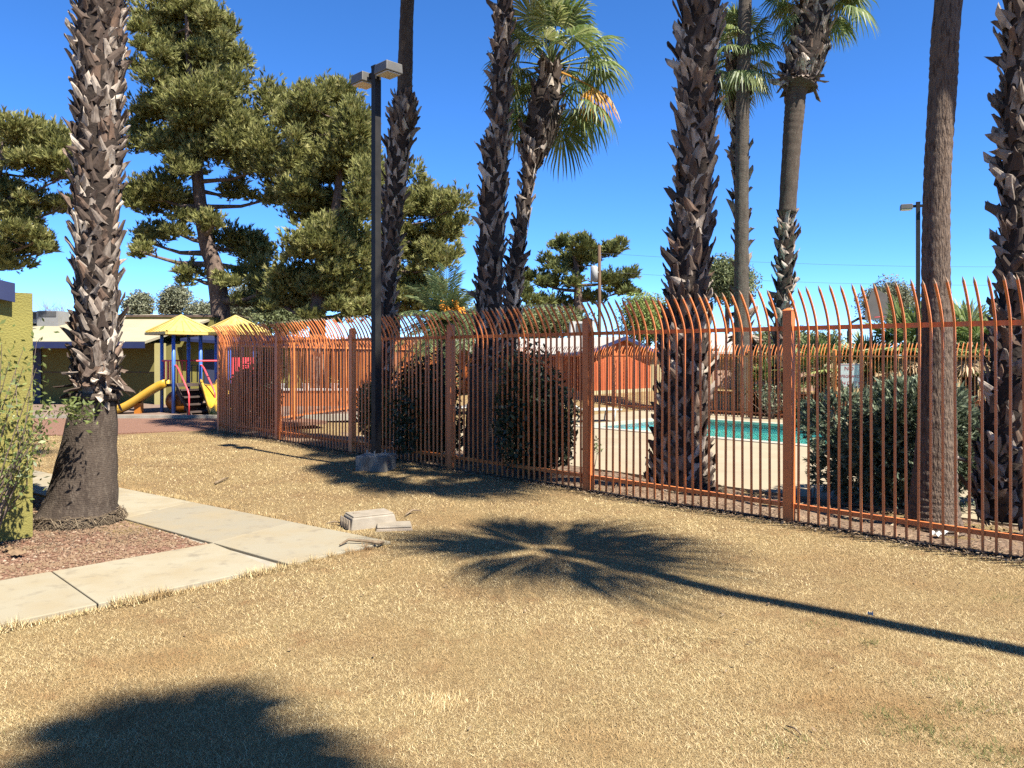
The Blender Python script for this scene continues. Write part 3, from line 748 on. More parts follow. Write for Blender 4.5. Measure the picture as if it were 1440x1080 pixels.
palm('palm with swollen stubbed collar and green crown at the top edge', p8, crown=dict(scale=1.25, n=48, w=[6, 8, 9, 11, 9, 1, 0], clear=True), boot=.25, nboot=220)
# off the frame: the palms whose crown shadows lie on the lawn
palm('palm outside the picture at right, its crown shadow lying on the lawn', [[5.75, 1.65, 0, .17, 's'], [5.76, 1.55, 2.8, .12, 's'], [5.76, 1.42, 5.6, .095, 's'], [5.70, 1.30, 7.4, .085, 's'], [5.74, 1.22, 8.2, .085, 's'], [5.72, 1.42, 9.1, .09, 's'], [5.42, 1.62, 9.6, .10, 's']], crown=dict(scale=1.25, n=14, set=10, w=[0, 2, 6, 7, 3, 0, 0]))
palm('palm behind the viewer, its crown shadow in the near left corner of the lawn', [[3.35, -1.3, 0, .26, 's'], [3.35, -1.3, 4, .2, 's'], [3.4, -1.35, 8.9, .16, 's']], crown=dict(scale=.66, n=46, set=10, w=[0, 6, 8, 8, 6, 0, 0]))
palm('palm outside the picture at right inside the fence, shading the fence', [[6.9, 6.0, -.25, .25, 's'], [6.6, 5.9, 4, .19, 's'], [5.7, 5.5, 8, .16, 's'], [4.6, 5.05, 11.2, .15, 's']], crown=dict(scale=1.25, n=40, w=[5, 8, 8, 7, 6, 3, 2]))

# ================================================================== LAMP POSTS
def lamp(label, loc, top, rz, footing=True, name='lamp_post'):
    root = thing(name, label, 'lamp post', loc, rz)
    zb = .20 if footing else 0
    if footing:
        o = MB().box((0, 0, .03), (.44, .44, .36)).build('footing', M['footing'], root); bevel(o, .015); o.rotation_euler = (0, 0, rad(33))
        MB().box((0, 0, .219), (.24, .24, .02)).build('base_plate', M['grey_metal'], root)
        for sx in (-.09, .09):
            for sy in (-.09, .09):
                b = MB().tube([(sx, sy, .229), (sx, sy, .275)], .012, n=6).build('anchor_bolt', M['grey_metal'], root)
    MB().box((0, 0, (zb + top) / 2 + .02), (.098, .098, top - zb)).build('pole', M['bronze'], root)
    MB().box((0, 0, top + .035), (.105, .105, .03)).build('pole_cap', M['bronze'], root)
    for sg in (1, -1):
        arm = MB().box((sg * .095, 0, top - .06), (.10, .05, .07)).build('arm', M['bronze'], root)
        h = MB().taper((sg * .29, 0, top - .14), (.30, .28), (.285, .265), .135).build('lamp_head', M['lamp_body'], root); bevel(h, .012)
        MB().box((sg * .29, 0, top - .148), (.25, .23, .014)).build('lens', M['lens'], h)
    return root
lp = G(529, 660)
lamp('tall dark square lamp post with twin box heads on concrete footing', (lp.x, lp.y, 0), 5.62, rad(-45))
l2 = P(1291, 560, 21.0)
lamp('far dark lamp post with twin heads behind the smooth palm', (l2.x, 21.0, -.3), 6.05, rad(-20), footing=False)

# ================================================================== BUILDINGS
# near olive building at the left edge, only its corner is in view
K = Vector((-4.15, 6.65, 0)); bl = thing('olive_building', 'olive stucco building with blue fascia at the left edge', 'building', K)
fx = Vector((-Q, -Q, 0)); bk = Vector((-Q, Q, 0))
def loc_poly(pts): return [(p.x, p.y) for p in pts]
MB().prism(loc_poly([Vector((0, 0, 0)), bk * 6, bk * 6 + fx * 6, fx * 6]), 0.03, 2.14).build('wall', M['olive'], bl)
MB().prism(loc_poly([bk * .03 + fx * .03 * 1, bk * 5.9 + fx * .03, bk * 5.9 + fx * 5.9, fx * 5.9 + bk * .03]), -.05, 0.03).build('foundation', M['footing'], bl)
roofm = MB()
o_n = Vector((Q, -Q, 0))
e0 = o_n * .03 + fx * .15 + Vector((0, 0, .05))
r = [e0 + Vector((0, 0, 2.09)), e0 + fx * 6 + Vector((0, 0, 2.09 + 1.2)), e0 + fx * 6 + bk * 6.6 + Vector((0, 0, 3.3)), e0 + bk * 6.6 + Vector((0, 0, 2.09))]
roofm.slabpoly([tuple(p) for p in r], (0, 0, 1), .05); rf = roofm.build('roof', M['roof_pale'], bl)
fm = MB().slabpoly([tuple(e0 + o_n * .03 + Vector((0, 0, 2.0))), tuple(e0 + o_n * .03 + fx * 6 + Vector((0, 0, 3.2))), tuple(e0 + o_n * .03 + fx * 6 + Vector((0, 0, 3.36))), tuple(e0 + o_n * .03 + Vector((0, 0, 2.16)))], o_n, .03)
fm.build('fascia', M['blue_trim'], rf)

# far olive building behind the playground
D0 = 25.4
def XP(px, d): return (px - 720) / F * d
b2 = thing('long_olive_building', 'long low olive building with pale roof behind the playground', 'building', (XP(140, D0), D0, 0))
def rel(o, root): o.matrix_parent_inverse = Matrix.Translation(-Vector(root.location)); return o
x0, x1 = XP(-120, D0), XP(226, D0)
rel(MB().box(((x0 + x1) / 2, D0 + 3, 1.0), (x1 - x0, 6, 2.0)).build('wall', M['olive_far'], b2), b2)
rel(MB().box(((x0 + x1) / 2, D0 - .005, 1.05), (x1 - x0 - .1, .012, .03)).build('wall_joint', M['dark_wood'], b2), b2)
ev = D0 - 1.5
rf = rel(MB().slabpoly([(x0 - .5, ev, 1.97), (x1 + .2, ev, 1.97), (x1 + .2, D0 + 5, 3.15), (x0 - .5, D0 + 5, 3.15)], (0, 0, 1), .08).build('roof', M['roof_pale'], b2), b2)
fc = MB().box(((x0 + x1) / 2 - .15, ev - .03, 1.93), (x1 - x0 + .7, .04, .20)).build('fascia', M['blue_trim'], rf)
rel(MB().box((XP(48, D0), D0 - .02, 1.0), (.5, .05, 1.95)).build('door', M['dark_door'], b2), b2)
rel(MB().box((XP(237, D0), D0 - .6, 1.0), (.26, .26, 2.0)).build('pillar', M['pale_olive'], b2), b2)
rel(MB().box(((XP(176, 29) + XP(300, 29)) / 2, 30.5, 1.5), (XP(300, 29) - XP(176, 29), 3, 3.1)).build('parapet_wall', M['olive'], b2), b2)
rel(MB().box(((XP(176, 29) + XP(300, 29)) / 2, 30.5, 3.09), (XP(300, 29) - XP(176, 29) + .1, 3.1, .08)).build('parapet_cap', M['dark_wood'], b2), b2)
# wall with trees' shadows right of it
b3 = thing('annex_building', 'sunlit olive annex with blue eave behind the climbing tower', 'building', (XP(280, 27), 27, 0))
rel(MB().box(((XP(240, 27) + XP(420, 27)) / 2, 29, 1.05), (XP(420, 27) - XP(240, 27), 4, 2.1)).build('wall', M['olive'], b3), b3)
rel(MB().slabpoly([(XP(262, 27), 26.5, 2.1), (XP(425, 27), 26.5, 1.85), (XP(425, 27), 31, 2.2), (XP(262, 27), 31, 2.4)], (0, 0, 1), .1).build('roof', M['blue_trim'], b3), b3)
rel(MB().box((XP(312, 27), 26.98, .9), (1.2, .06, 1.8)).build('door', M['dark_door'], b3), b3)
# rooftop cooler
ac = thing('rooftop_cooler', 'grey evaporative cooler box standing on the pale roof', 'air conditioner', (XP(75, 27.5), 27.5, 2.45))
MB().box((0.0, 0, .42), (.75, .7, .62)).build('cabinet', M['grey_metal'], ac)
MB().box((0.0, -.352, .62), (.62, .02, .20)).build('louver', M['louver'], ac)
for q in range(5): MB().box((0, -.366, .545 + q * .038), (.60, .012, .012)).build('louver_blade', M['grey_metal'], ac)
MB().box((-.65, 0, .50), (.5, .6, .42)).build('side_cabinet', M['grey_metal'], ac)
MB().box((-.65, -.303, .55), (.42, .02, .22)).build('side_louver', M['louver'], ac)
MB().box((-.2, 0, .07), (1.3, .8, .06)).build('stand', M['grey_metal'], ac)
MB().box((-.2, .2, -.06), (1.2, .1, .22)).build('stand_leg', M['grey_metal'], ac)

# gabled orange building beyond the far fence
gA = Vector((2.87, 31.0, 0)); zb = -.3
b4 = thing('orange_gable_building', 'orange building with white roof whose gable faces the pool', 'building', (gA.x, gA.y, zb))
aD = Vector((Q, -Q, 0)); bD = Vector((Q, Q, 0)); w4 = 4.7; L4 = 15.5; wh = 2.0; ap = 2.62
def loc3(pt): return tuple(pt)
def gable(root, wm, rm, tm, w, L, wh, ap, base_mat=None, battens=True):
    o = Vector((0, 0, 0))
    m = MB(); zc = .45 if base_mat else 0
    pts = [o + Vector((0, 0, zc)), bD * w + Vector((0, 0, zc)), bD * w + Vector((0, 0, wh)), bD * (w / 2) + Vector((0, 0, ap)), Vector((0, 0, wh))]
    m.slabpoly(pts, -aD, L); m.build('wall', wm, root)
    if base_mat:
        MB().slabpoly([aD * .01 + Vector((0, 0, 0)), aD * .01 + bD * w, aD * .01 + bD * w + Vector((0, 0, zc)), aD * .01 + Vector((0, 0, zc))], -aD, L).build('plinth', base_mat, root)
    if battens:
        for k in range(1, 12):
            x = w * k / 12
            zt = wh + (ap - wh) * (1 - abs(x - w / 2) / (w / 2)) - .03
            MB().slabpoly([aD * .002 + bD * (x - .02) + Vector((0, 0, zc + .02)), aD * .002 + bD * (x + .02) + Vector((0, 0, zc + .02)), aD * .002 + bD * (x + .02) + Vector((0, 0, zt)), aD * .002 + bD * (x - .02) + Vector((0, 0, zt))], aD, .02).build('batten', wm, root)
    ov = .45; sl = (ap - wh) / (w / 2)
    for sgn in (0, 1):
        if sgn == 0: A, Bp = -bD * ov + Vector((0, 0, wh - sl * ov)), bD * (w / 2) + Vector((0, 0, ap))
        else: A, Bp = bD * (w + ov) + Vector((0, 0, wh - sl * ov)), bD * (w / 2) + Vector((0, 0, ap))
        p = [A + aD * .35, Bp + aD * .35, Bp - aD * (L + .3), A - aD * (L + .3)]
        r_ = MB().slabpoly([q + Vector((0, 0, .01)) for q in p], (0, 0, 1), .07).build('roof', rm, root)
        q0 = [A + aD * .36 + Vector((0, 0, -.04)), Bp + aD * .36 + Vector((0, 0, -.04)), Bp + aD * .36 + Vector((0, 0, .10)), A + aD * .36 + Vector((0, 0, .10))]
        MB().slabpoly(q0, aD, .03).build('fascia', tm, r_)
gable(b4, M['orange_wall'], M['roof_white'], M['blue_trim'], w4, L4, wh, ap, M['cream'])
# rooftop unit on it
ru = thing('roof_cooler', 'pale cooler box on the white roof of the orange building', 'air conditioner', P(818, 478, 36))
MB().box((0, 0, .38), (1.1, .9, .95)).build('cabinet', M['white_paint'], ru)
MB().box((.05, -.46, .55), (.7, .03, .4)).build('louver', M['louver'], ru)
MB().box((0, 0, -.14), (1.0, .8, .12)).build('stand', M['grey_metal'], ru)
# long terracotta building with porch behind the side fence
b5 = thing('terracotta_porch_building', 'terracotta building with shaded porch behind the left fence', 'building', (XP(330, 27), 28, -.1))
def b5box(c, s, n, mt, par=None): return rel(MB().box(c, s).build(n, mt, b5), b5)
xa, xb = XP(365, 28), XP(655, 33)
zz = -.1
b5box(((xa + xb) / 2, 33, .95), (xb - xa, 3, 2.1), 'wall', M['terra'])
b5box(((xa + xb) / 2, 32.4, 2.13), (xb - xa + 1.0, 6.4, .16), 'roof', M['roof_white'])
for px in (395, 455, 520, 585, 640):
    b5box((XP(px, 29.6), 29.6, .98), (.22, .22, 2.13), 'porch_post', M['terra'])
for px in (430, 490, 560):
    b5box((XP(px, 31.5), 31.48, .85), (.95, .06, 1.9), 'door', M['dark_door'])
lw = thing('porch_wall', 'low terracotta wall with white cap in front of the porch', 'wall', (XP(420, 24), 24, -.1))
MB().box((0, 0, .30), (4.4, .2, .62)).build('wall_panel', M['terra'], lw)
MB().box((0, 0, .64), (4.5, .28, .06)).build('cap', M['white_paint'], lw)
for q, px in enumerate((395, 430, 470)):
    pot = thing('flower_pot', ['small white flower pot left on the low porch wall', 'small white flower pot in the middle of the low porch wall', 'small white flower pot right on the low porch wall'][q], 'flower pot', (XP(px, 24), 24, .57), group='pots on the porch wall')
    MB().tube([(0, 0, 0), (0, 0, .16)], [.09, .13], n=12).build('pot', M['white_paint'], pot)
    lv = MB()
    for k in range(40):
        c = Vector((random.gauss(0, .09), random.gauss(0, .09), .18 + abs(random.gauss(0, .08)))); s = .04
        lv.add([c + Vector((random.uniform(-s, s), random.uniform(-s, s), random.uniform(-s, s))) for _ in range(3)], np.array([(0, 1, 2)]))
    lv.build('foliage', M['leaf_fresh'], pot)
# further buildings beyond the far fence
b6 = thing('pink_white_building', 'pale building with white roof behind the far fence at right', 'building', (XP(1060, 36), 38, -.3))
rel(MB().box((XP(1065, 38), 40, .7), (6.5, 4, 2.0)).build('wall', M['pinkwall'], b6), b6)
rel(MB().slabpoly([(XP(1065, 38) - 3.6, 37.6, 1.68), (XP(1065, 38) + 3.6, 37.6, 1.68), (XP(1065, 38) + 3.6, 42.4, 2.7), (XP(1065, 38) - 3.6, 42.4, 2.7)], (0, 0, 1), .1).build('roof', M['roof_white'], b6), b6)
rel(MB().box((XP(1065, 38) + 1.2, 37.98, .6), (.9, .06, 1.75)).build('door', M['dark_door'], b6), b6)
b7 = thing('cream_building', 'cream wall seen just right of the orange gable', 'building', (XP(960, 34), 35, -.3))
rel(MB().box((XP(955, 35), 37, .75), (3.0, 4, 2.1)).build('wall', M['cream'], b7), b7)
rel(MB().box((XP(955, 35), 37, 1.86), (3.5, 4.6, .12)).build('roof', M['dark_wood'], b7), b7)
lw2 = thing('boundary_wall', 'low cream boundary wall with brick-coloured cap behind the far fence', 'wall', ST(16.2, -7, -.3), rad(-45))
MB().box((0, 0, .32), (16, .2, .64)).build('wall_panel', M['cream'], lw2)
MB().box((0, 0, .67), (16.1, .28, .07)).build('cap', M['terra'], lw2)

# ================================================================== PLAYGROUND
def tower(label, cx, cy, rz, side, name='play_tower', rails=True):
    root = thing(name, label, 'play tower', (cx, cy, 0.028), rz)
    h = side / 2; dk = .80; top = 2.22
    for (sx, sy) in ((-h, -h), (h, -h), (h, h), (-h, h)):
        MB().tube([(sx, sy, 0), (sx, sy, top + .06)], .048, n=12).build('post', M['blue_post'], root, True)
    MB().box((0, 0, dk - .04), (side + .02, side + .02, .07)).build('deck', M['brown_step'], root)
    e = side * .5 + .31; ap = .46
    r_ = MB(); zt = top
    n = 7
    # pyramid roof with raised ribs on each of its four sides
    cs = [(-e, -e), (e, -e), (e, e), (-e, e)]
    r_.add([(x, y, zt) for x, y in cs] + [(0, 0, zt + ap)] + [(x * .97, y * .97, zt - .02) for x, y in cs] + [(0, 0, zt + ap - .05)],
           [np.array([(0, 1, 4), (1, 2, 4), (2, 3, 4), (3, 0, 4), (6, 5, 9), (7, 6, 9), (8, 7, 9), (5, 8, 9)]), np.array([(1, 0, 5, 6), (2, 1, 6, 7), (3, 2, 7, 8), (0, 3, 8, 5)])])
    ro = r_.build('roof', M['yellow_roof'], root)
    for k in range(4):
        A = Vector((*cs[k], zt)); B = Vector((*cs[(k + 1) % 4], zt)); T = Vector((0, 0, zt + ap))
        MB().tube([A + Vector((0, 0, .01)), T + Vector((0, 0, .01))], .03, n=6).build('roof_rib', M['yellow_roof'], ro)
        MB().tube([A - Vector((0, 0, .045)), B - Vector((0, 0, .045))], .05, n=4, square=True).build('roof_rim', M['yellow_roof'], ro)
        for q in range(1, 6):
            f = q / 6; p = A.lerp(B, f); g = 1 - abs(2 * f - 1)
            MB().tube([p + Vector((0, 0, .012)), p.lerp(T, g * .97) + Vector((0, 0, .012))], .014, n=4).build('roof_rib', M['yellow_roof'], ro)
    return root, h, dk
def slide(label, p0, p1, w, mt, name='slide'):
    """p0 upper lip, p1 lower end (ground)"""
    p0 = Vector(p0); p1 = Vector(p1); root = thing(name, label, 'slide', (p1.x, p1.y, 0.02))
    d = (p1 - p0); L = Vector((d.x, d.y, 0)).length; dr = Vector((d.x, d.y, 0)).normalized(); sd = Vector((-dr.y, dr.x, 0))
    prof = []
    n = 14
    for k in range(n + 1):
        a = k / n
        zf = 1 - (a * a * (3 - 2 * a)) * .55 - a * .45
        prof.append((a * L, p1.z + (p0.z - p1.z) * zf))
    V = []; Fq = []
    cross = [(-w / 2 - .05, .13), (-w / 2 - .02, .16), (-w / 2 + .02, .13), (-w / 2 + .05, .03), (0, 0), (w / 2 - .05, .03), (w / 2 - .02, .13), (w / 2 + .02, .16), (w / 2 + .05, .13), (w / 2 + .03, -.06), (-w / 2 - .03, -.06)]
    m_ = len(cross)
    for (x, z) in prof:
        for (c, h) in cross:
            V.append(p0 + dr * x + sd * c + Vector((0, 0, z - p0.z + h)) - Vector(root.location))
    for k in range(n):
        for q in range(m_):
            a = k * m_ + q; b = k * m_ + (q + 1) % m_
            Fq.append((a, a + m_, b + m_, b))
    mb = MB(); mb.add([tuple(v) for v in V], np.array(Fq)); mb.Fs.append(np.array([[q for q in range(m_)]])); mb.Fs.append(np.array([[n * m_ + q for q in range(m_ - 1, -1, -1)]]))
    mb.build('chute', mt, root, True)
    mid = prof[int(n * .62)]; q = p0 + dr * mid[0]
    MB().box((q.x - root.location.x, q.y - root.location.y, mid[1] / 2 - .04), (.16, .3, max(.1, mid[1] - .08)), rz=math.atan2(dr.y, dr.x)).build('support', M['orange_slide'], root)
    return root
# first tower: corner posts seen at columns 225, 244, 281, 261
fp = G(244, 583); th = rad(47); side = .75
u_ = Vector((math.cos(th), math.sin(th), 0)); v_ = Vector((-math.sin(th), math.cos(th), 0))
cen = fp + u_ * side / 2 + v_ * side / 2
tw, hh, dk_ = tower('left yellow-roofed climbing tower on blue posts', cen.x, cen.y, th, side)
# railing bars on the back edges
for k in range(6):
    MB().tube([(-hh + .06 + k * (side - .12) / 5, hh, dk_), (-hh + .06 + k * (side - .12) / 5, hh, dk_ + .62)], .014, n=6).build('rail_bar', M['red_rail'], tw)
MB().tube([(-hh, hh, dk_ + .63), (hh, hh, dk_ + .63)], .022, n=8).build('top_rail', M['red_rail'], tw)
for k in range(1, 4):
    MB().tube([(-hh, -hh + k * side / 4, dk_ + .10), (-hh, -hh + k * side / 4, dk_ + .62)], .014, n=6).build('rail_bar', M['red_rail'], tw)
MB().tube([(-hh, -hh, dk_ + .63), (-hh, hh, dk_ + .63)], .022, n=8).build('top_rail', M['red_rail'], tw)
MB().tube([(hh, hh - .02, dk_ + .63), (hh + .9, hh - .12, dk_ + .63)], .022, n=8).build('bridge_rail', M['red_rail'], tw)
MB().tube([(hh, -hh + .2, dk_ + .02), (hh, -hh + .2, dk_ + .5), (hh, hh - .2, dk_ + .5), (hh, hh - .2, dk_ + .02)], .018, n=6).build('loop_rail', M['teal_rail'], tw)
# steps on the front edge
stp = thing('tower_steps', 'dark brown steps with red handrails on the left climbing tower', 'steps', (cen.x, cen.y, 0.028), th)
for sx in (-hh + .06, hh - .06):
    MB().slabpoly([(sx, -hh - .02, dk_ + .02), (sx, -hh - .75, -.02), (sx, -hh - .98, -.02), (sx, -hh - .02, dk_ - .25)], (1, 0, 0), .04).build('stringer', M['brown_step'], stp)
for k in range(4):
    MB().box((0.02, -hh - .16 - k * .19, dk_ - .16 - k * .19), (side - .14, .22, .04)).build('tread', M['brown_step'], stp)
    MB().box((0.02, -hh - .07 - k * .19, dk_ - .25 - k * .19), (side - .14, .02, .17)).build('riser', M['brown_step'], stp)
for sx in (-hh + .02, hh - .02):
    MB().tube([(sx, -hh, dk_ + .50), (sx, -hh - .12, dk_ + .50), (sx, -hh - .25, dk_ + .42), (sx, -hh - .84, dk_ - .16), (sx, -hh - .90, dk_ - .26), (sx, -hh - .90, -.02)], .022, n=8).build('handrail', M['red_rail'], stp, True)
sl0 = cen - u_ * (hh + .02) - v_ * .02
slide('yellow slide going down to the left from the climbing tower', (sl0.x, sl0.y, dk_ + .0), (G(165, 583).x, G(165, 583).y, .08), .50, M['yellow_slide'])
tun = thing('crawl_tunnel', 'orange crawl tunnel under the deck of the left climbing tower', 'tunnel', (cen.x, cen.y, .028), th)
MB().tube([(0, -.3, .30), (0, .36, .30)], .29, n=20, cap=False).build('tunnel_tube', M['orange_slide'], tun, True)
MB().tube([(0, -.33, .30), (0, -.29, .30)], .33, n=20).build('tunnel_collar', M['orange_slide'], tun, True)
# second tower behind the fence corner
c2_ = P(331, 560, 21.6)
tw2, h2, dk2 = tower('right yellow-roofed climbing tower behind the fence corner', c2_.x, 21.6, th, .75)
MB().box((0, -h2 - .02, dk2 + .36), (.66, .03, .72)).build('red_panel', M['red_rail'], tw2)
MB().box((h2 + .02, 0, dk2 + .36), (.03, .66, .72)).build('red_panel', M['red_rail'], tw2)
MB().tube([(-h2 - .9, -h2 + .05, dk2 + .63), (-h2, -h2 + .05, dk2 + .63)], .022, n=8).build('bridge_rail', M['red_rail'], tw2)
q1 = P(292, 540, 21.2); q2 = G(322, 586)
slide('yellow slide between the two climbing towers', (q1.x, 21.3, .80), (q2.x - .25, 20.1, .08), .40, M['yellow_slide'])
q1 = P(333, 540, 21.0)
slide('wide yellow slide behind the fence pickets at the corner', (q1.x, 21.2, .80), (q1.x + .1, 19.9, .10), .62, M['yellow_slide'])

# ================================================================== TREES
def tufts(C, D, L, K=13, w=.0080, r=rng):
    """C centres, D shoot directions, L shoot lengths -> thin needle triangles"""
    n = len(C)
    D = D / np.linalg.norm(D, axis=1, keepdims=True)
    A = np.cross(D, r.normal(size=(n, 3))); A /= np.linalg.norm(A, axis=1, keepdims=True); B = np.cross(D, A)
    a = r.uniform(0, 6.283, (n, K)); f = np.linspace(0, .75, K)[None] + r.uniform(0, .2, (n, K))
    op = r.uniform(.45, .9, (n, K))
    nd = D[:, None] * np.cos(op)[..., None] + (A[:, None] * np.cos(a)[..., None] + B[:, None] * np.sin(a)[..., None]) * np.sin(op)[..., None]
    base = C[:, None] + D[:, None] * (f * L[:, None])[..., None]
    ln = L[:, None] * r.uniform(.45, .75, (n, K))
    tip = base + nd * ln[..., None]
    sdv = np.cross(nd, r.normal(size=(n, K, 3))); sdv /= np.linalg.norm(sdv, axis=2, keepdims=True)
    ww = (w * L[:, None] / .35)[..., None]
    V = np.stack([base - sdv * ww, base + sdv * ww, tip], 2).reshape(-1, 3)
    # needles of one shoot share its first vertex index so that a shoot is one island
    Fa = np.arange(n * K * 3).reshape(n, K, 3); Fa[:, :, 0] = Fa[:, :1, 0]
    return V, Fa.reshape(-1, 3)
def pine(label, trunk, clumps, d, depth, dens=2.3, size=.21, mt='pine', K=11, tr=.30, seed=1, group='pine trees'):
    r = np.random.default_rng(seed); base = P(*trunk[0], d); base.z = gz(base.x, base.y) - .1
    root = thing('pine_tree', label, 'tree', base, 0, group)
    tp = [Vector((0, 0, 0))] + [P(x, y, d) - base for (x, y) in trunk[1:]]
    m = MB(); cmx = catmull([tuple(p) for p in tp], 6); nn = len(cmx)
    m.tube([tuple(p) for p in cmx], list(np.linspace(tr, tr * .12, nn)), n=12, jitter=.06)
    m.build('trunk', M['bark'], root, True)
    Cs = []; Ds = []; Ls = []; lm = MB(); sm = []
    n_main = len(clumps); clumps = [(x, y, rx * 1.12, ry * 1.22) for (x, y, rx, ry) in clumps] + [(x + r.uniform(-1, 1) * rx, y + r.uniform(-.9, 1.1) * ry, rx * r.uniform(.45, .8), ry * r.uniform(.5, .8)) for (x, y, rx, ry) in clumps for q in range(2)]
    for ci, (x, y, rx, ry) in enumerate(clumps):
        off = r.uniform(-1, 1) * depth
        c = np.array(P(x, y, d + off)); sx, sz = rx / F * d, ry / F * d; sy = (sx + sz) / 2
        sub = max(3, int(5 * (rx * ry) / 900))
        for q in range(sub):
            v = r.normal(size=3); v /= np.linalg.norm(v); rr_ = r.uniform(0, .75)
            cc = c + v * rr_ * np.array([sx, sy, sz]); ss = r.uniform(.45, .8)
            a = np.array([sx, sy, sz]) * ss
            n = int(dens * 70 * (a[0] * a[1] + a[1] * a[2] + a[0] * a[2]) / 3 / (size / .30) ** 2 * 1.9) + 6
            dv = r.normal(size=(n, 3)); dv /= np.linalg.norm(dv, axis=1, keepdims=True)
            dv[:, 2] = np.where(dv[:, 2] < -.3, dv[:, 2] * .5, dv[:, 2])
            rad_ = np.where(r.random(n) < .16, r.uniform(1.0, 1.45, n), r.uniform(.25, 1.12, n) ** .7)
            Cs.append(cc + dv * rad_[:, None] * a); Ds.append(dv * .8 + np.array([0, 0, .75]) + r.normal(0, .25, (n, 3))); Ls.append(r.uniform(.7, 1.25, n) * size)
        if ci >= n_main: continue
        # limb from the trunk to the clump
        best = min(range(nn), key=lambda i: abs(cmx[i][2] + base.z - (c[2] - .25 * abs(c[0] - base.x - cmx[i][0]))))
        p0 = Vector(cmx[best]); p2 = Vector(c) - base - Vector((0, 0, .25 * sz)); mid = (p0 + p2) / 2 + Vector((0, 0, -.06 * (p2 - p0).length))
        rr0 = tr * (1 - .78 * best / nn) * .42
        lm.tube([p0, mid, p2], [rr0, rr0 * .6, rr0 * .25], n=6, cap=False)
        for q in range(5):
            v = Vector(r.normal(size=3)); e = p2 + Vector((v.x * sx * .5, v.y * sy * .5, abs(v.z) * sz * .4))
            lm.tube([mid.lerp(p2, .6), e], [rr0 * .28, .008], n=4, cap=False)
    lo = lm.build('limbs', M['bark'], root, True); lo['kind'] = 'stuff'
    V, Ft = tufts(np.concatenate(Cs), np.concatenate(Ds), np.concatenate(Ls), K=K, r=r)
    link('crown', np_mesh('crown', V - np.array(base), [Ft], M[mt]), root)
    return root
pine('tall pine with leaning trunk rising behind the yellow play roofs', [(320, 470), (306, 400), (290, 340), (281, 280), (274, 200), (266, 100), (262, 20)],
     [(222, 40, 28, 26), (262, 18, 36, 26), (295, 55, 26, 36), (236, 70, 34, 28), (272, 92, 38, 30), (218, 104, 26, 24), (332, 88, 20, 28), (312, 128, 30, 26),
      (222, 158, 34, 26), (268, 150, 38, 30), (200, 190, 20, 22), (320, 172, 34, 28), (350, 195, 32, 36), (238, 205, 38, 22), (296, 212, 30, 24), (270, 238, 24, 16),
      (222, 272, 34, 24), (205, 288, 24, 18), (250, 292, 26, 18), (214, 338, 26, 18), (200, 352, 15, 12), (272, 388, 18, 12), (330, 268, 26, 16), (342, 340, 32, 24),
      (364, 368, 24, 16), (300, 312, 18, 14), (395, 150, 30, 26), (376, 225, 34, 30), (395, 270, 26, 20), (330, 395, 20, 14), (254, 328, 16, 10), (350, 425, 26, 14), (375, 405, 22, 16)], 30, 1.6, seed=11, tr=.42)
pine('dense pine with dark drooping lower boughs left of the lamp post', [(444, 470), (450, 390), (468, 320), (478, 240), (480, 170)],
     [(436, 142, 28, 22), (476, 140, 28, 22), (420, 176, 26, 26), (502, 172, 20, 34), (458, 188, 42, 30), (492, 228, 38, 36), (446, 240, 40, 30), (424, 232, 28, 24), (515, 262, 20, 36), (434, 295, 34, 22),
      (482, 300, 42, 26), (456, 345, 42, 24), (500, 350, 38, 26), (412, 400, 28, 24), (450, 398, 40, 26), (508, 402, 36, 26), (436, 430, 36, 16), (395, 425, 24, 14), (490, 432, 30, 16)], 27, 1.5, seed=12, tr=.34)
pine('bushy pine reaching out to the right of the lamp post', [(552, 470), (556, 400), (562, 330), (570, 270)],
     [(590, 258, 20, 24), (600, 298, 30, 26), (628, 292, 22, 18), (632, 328, 18, 22), (588, 345, 34, 26), (614, 368, 24, 18), (574, 398, 30, 24), (540, 390, 24, 26), (556, 300, 20, 28), (612, 398, 20, 14), (545, 345, 22, 26), (530, 430, 30, 18), (580, 430, 30, 16)], 29, 1.4, seed=13, tr=.28)
pine('pine at the left edge behind the stout palm', [(-40, 470), (-30, 400), (-10, 300), (5, 200)],
     [(28, 185, 32, 20), (75, 195, 26, 24), (18, 218, 28, 22), (60, 240, 38, 20), (94, 240, 14, 22), (12, 275, 24, 18), (60, 286, 32, 11), (90, 290, 14, 11), (20, 308, 28, 20), (50, 335, 28, 18), (18, 358, 28, 22), (62, 352, 16, 11), (-30, 200, 30, 30), (-40, 280, 34, 34), (-35, 360, 34, 34), (100, 210, 18, 18)], 26, 1.3, seed=14, tr=.36)
pine('flat-topped far pine standing alone in the sky right of centre', [(812, 470), (813, 420), (811, 380), (804, 345)],
     [(790, 350, 17, 15), (815, 345, 15, 14), (836, 356, 13, 11), (800, 374, 20, 12), (828, 370, 18, 12), (858, 356, 13, 12), (870, 345, 9, 7), (768, 366, 9, 10), (750, 392, 14, 9), (776, 400, 20, 12), (803, 398, 12, 8), (860, 392, 20, 11), (886, 386, 11, 8), (760, 426, 18, 11), (832, 420, 16, 9), (870, 410, 20, 9), (736, 412, 8, 8), (790, 430, 18, 10)], 60, 1.6, dens=2.2, size=.42, mt='pine2', seed=15, tr=.5, K=11)

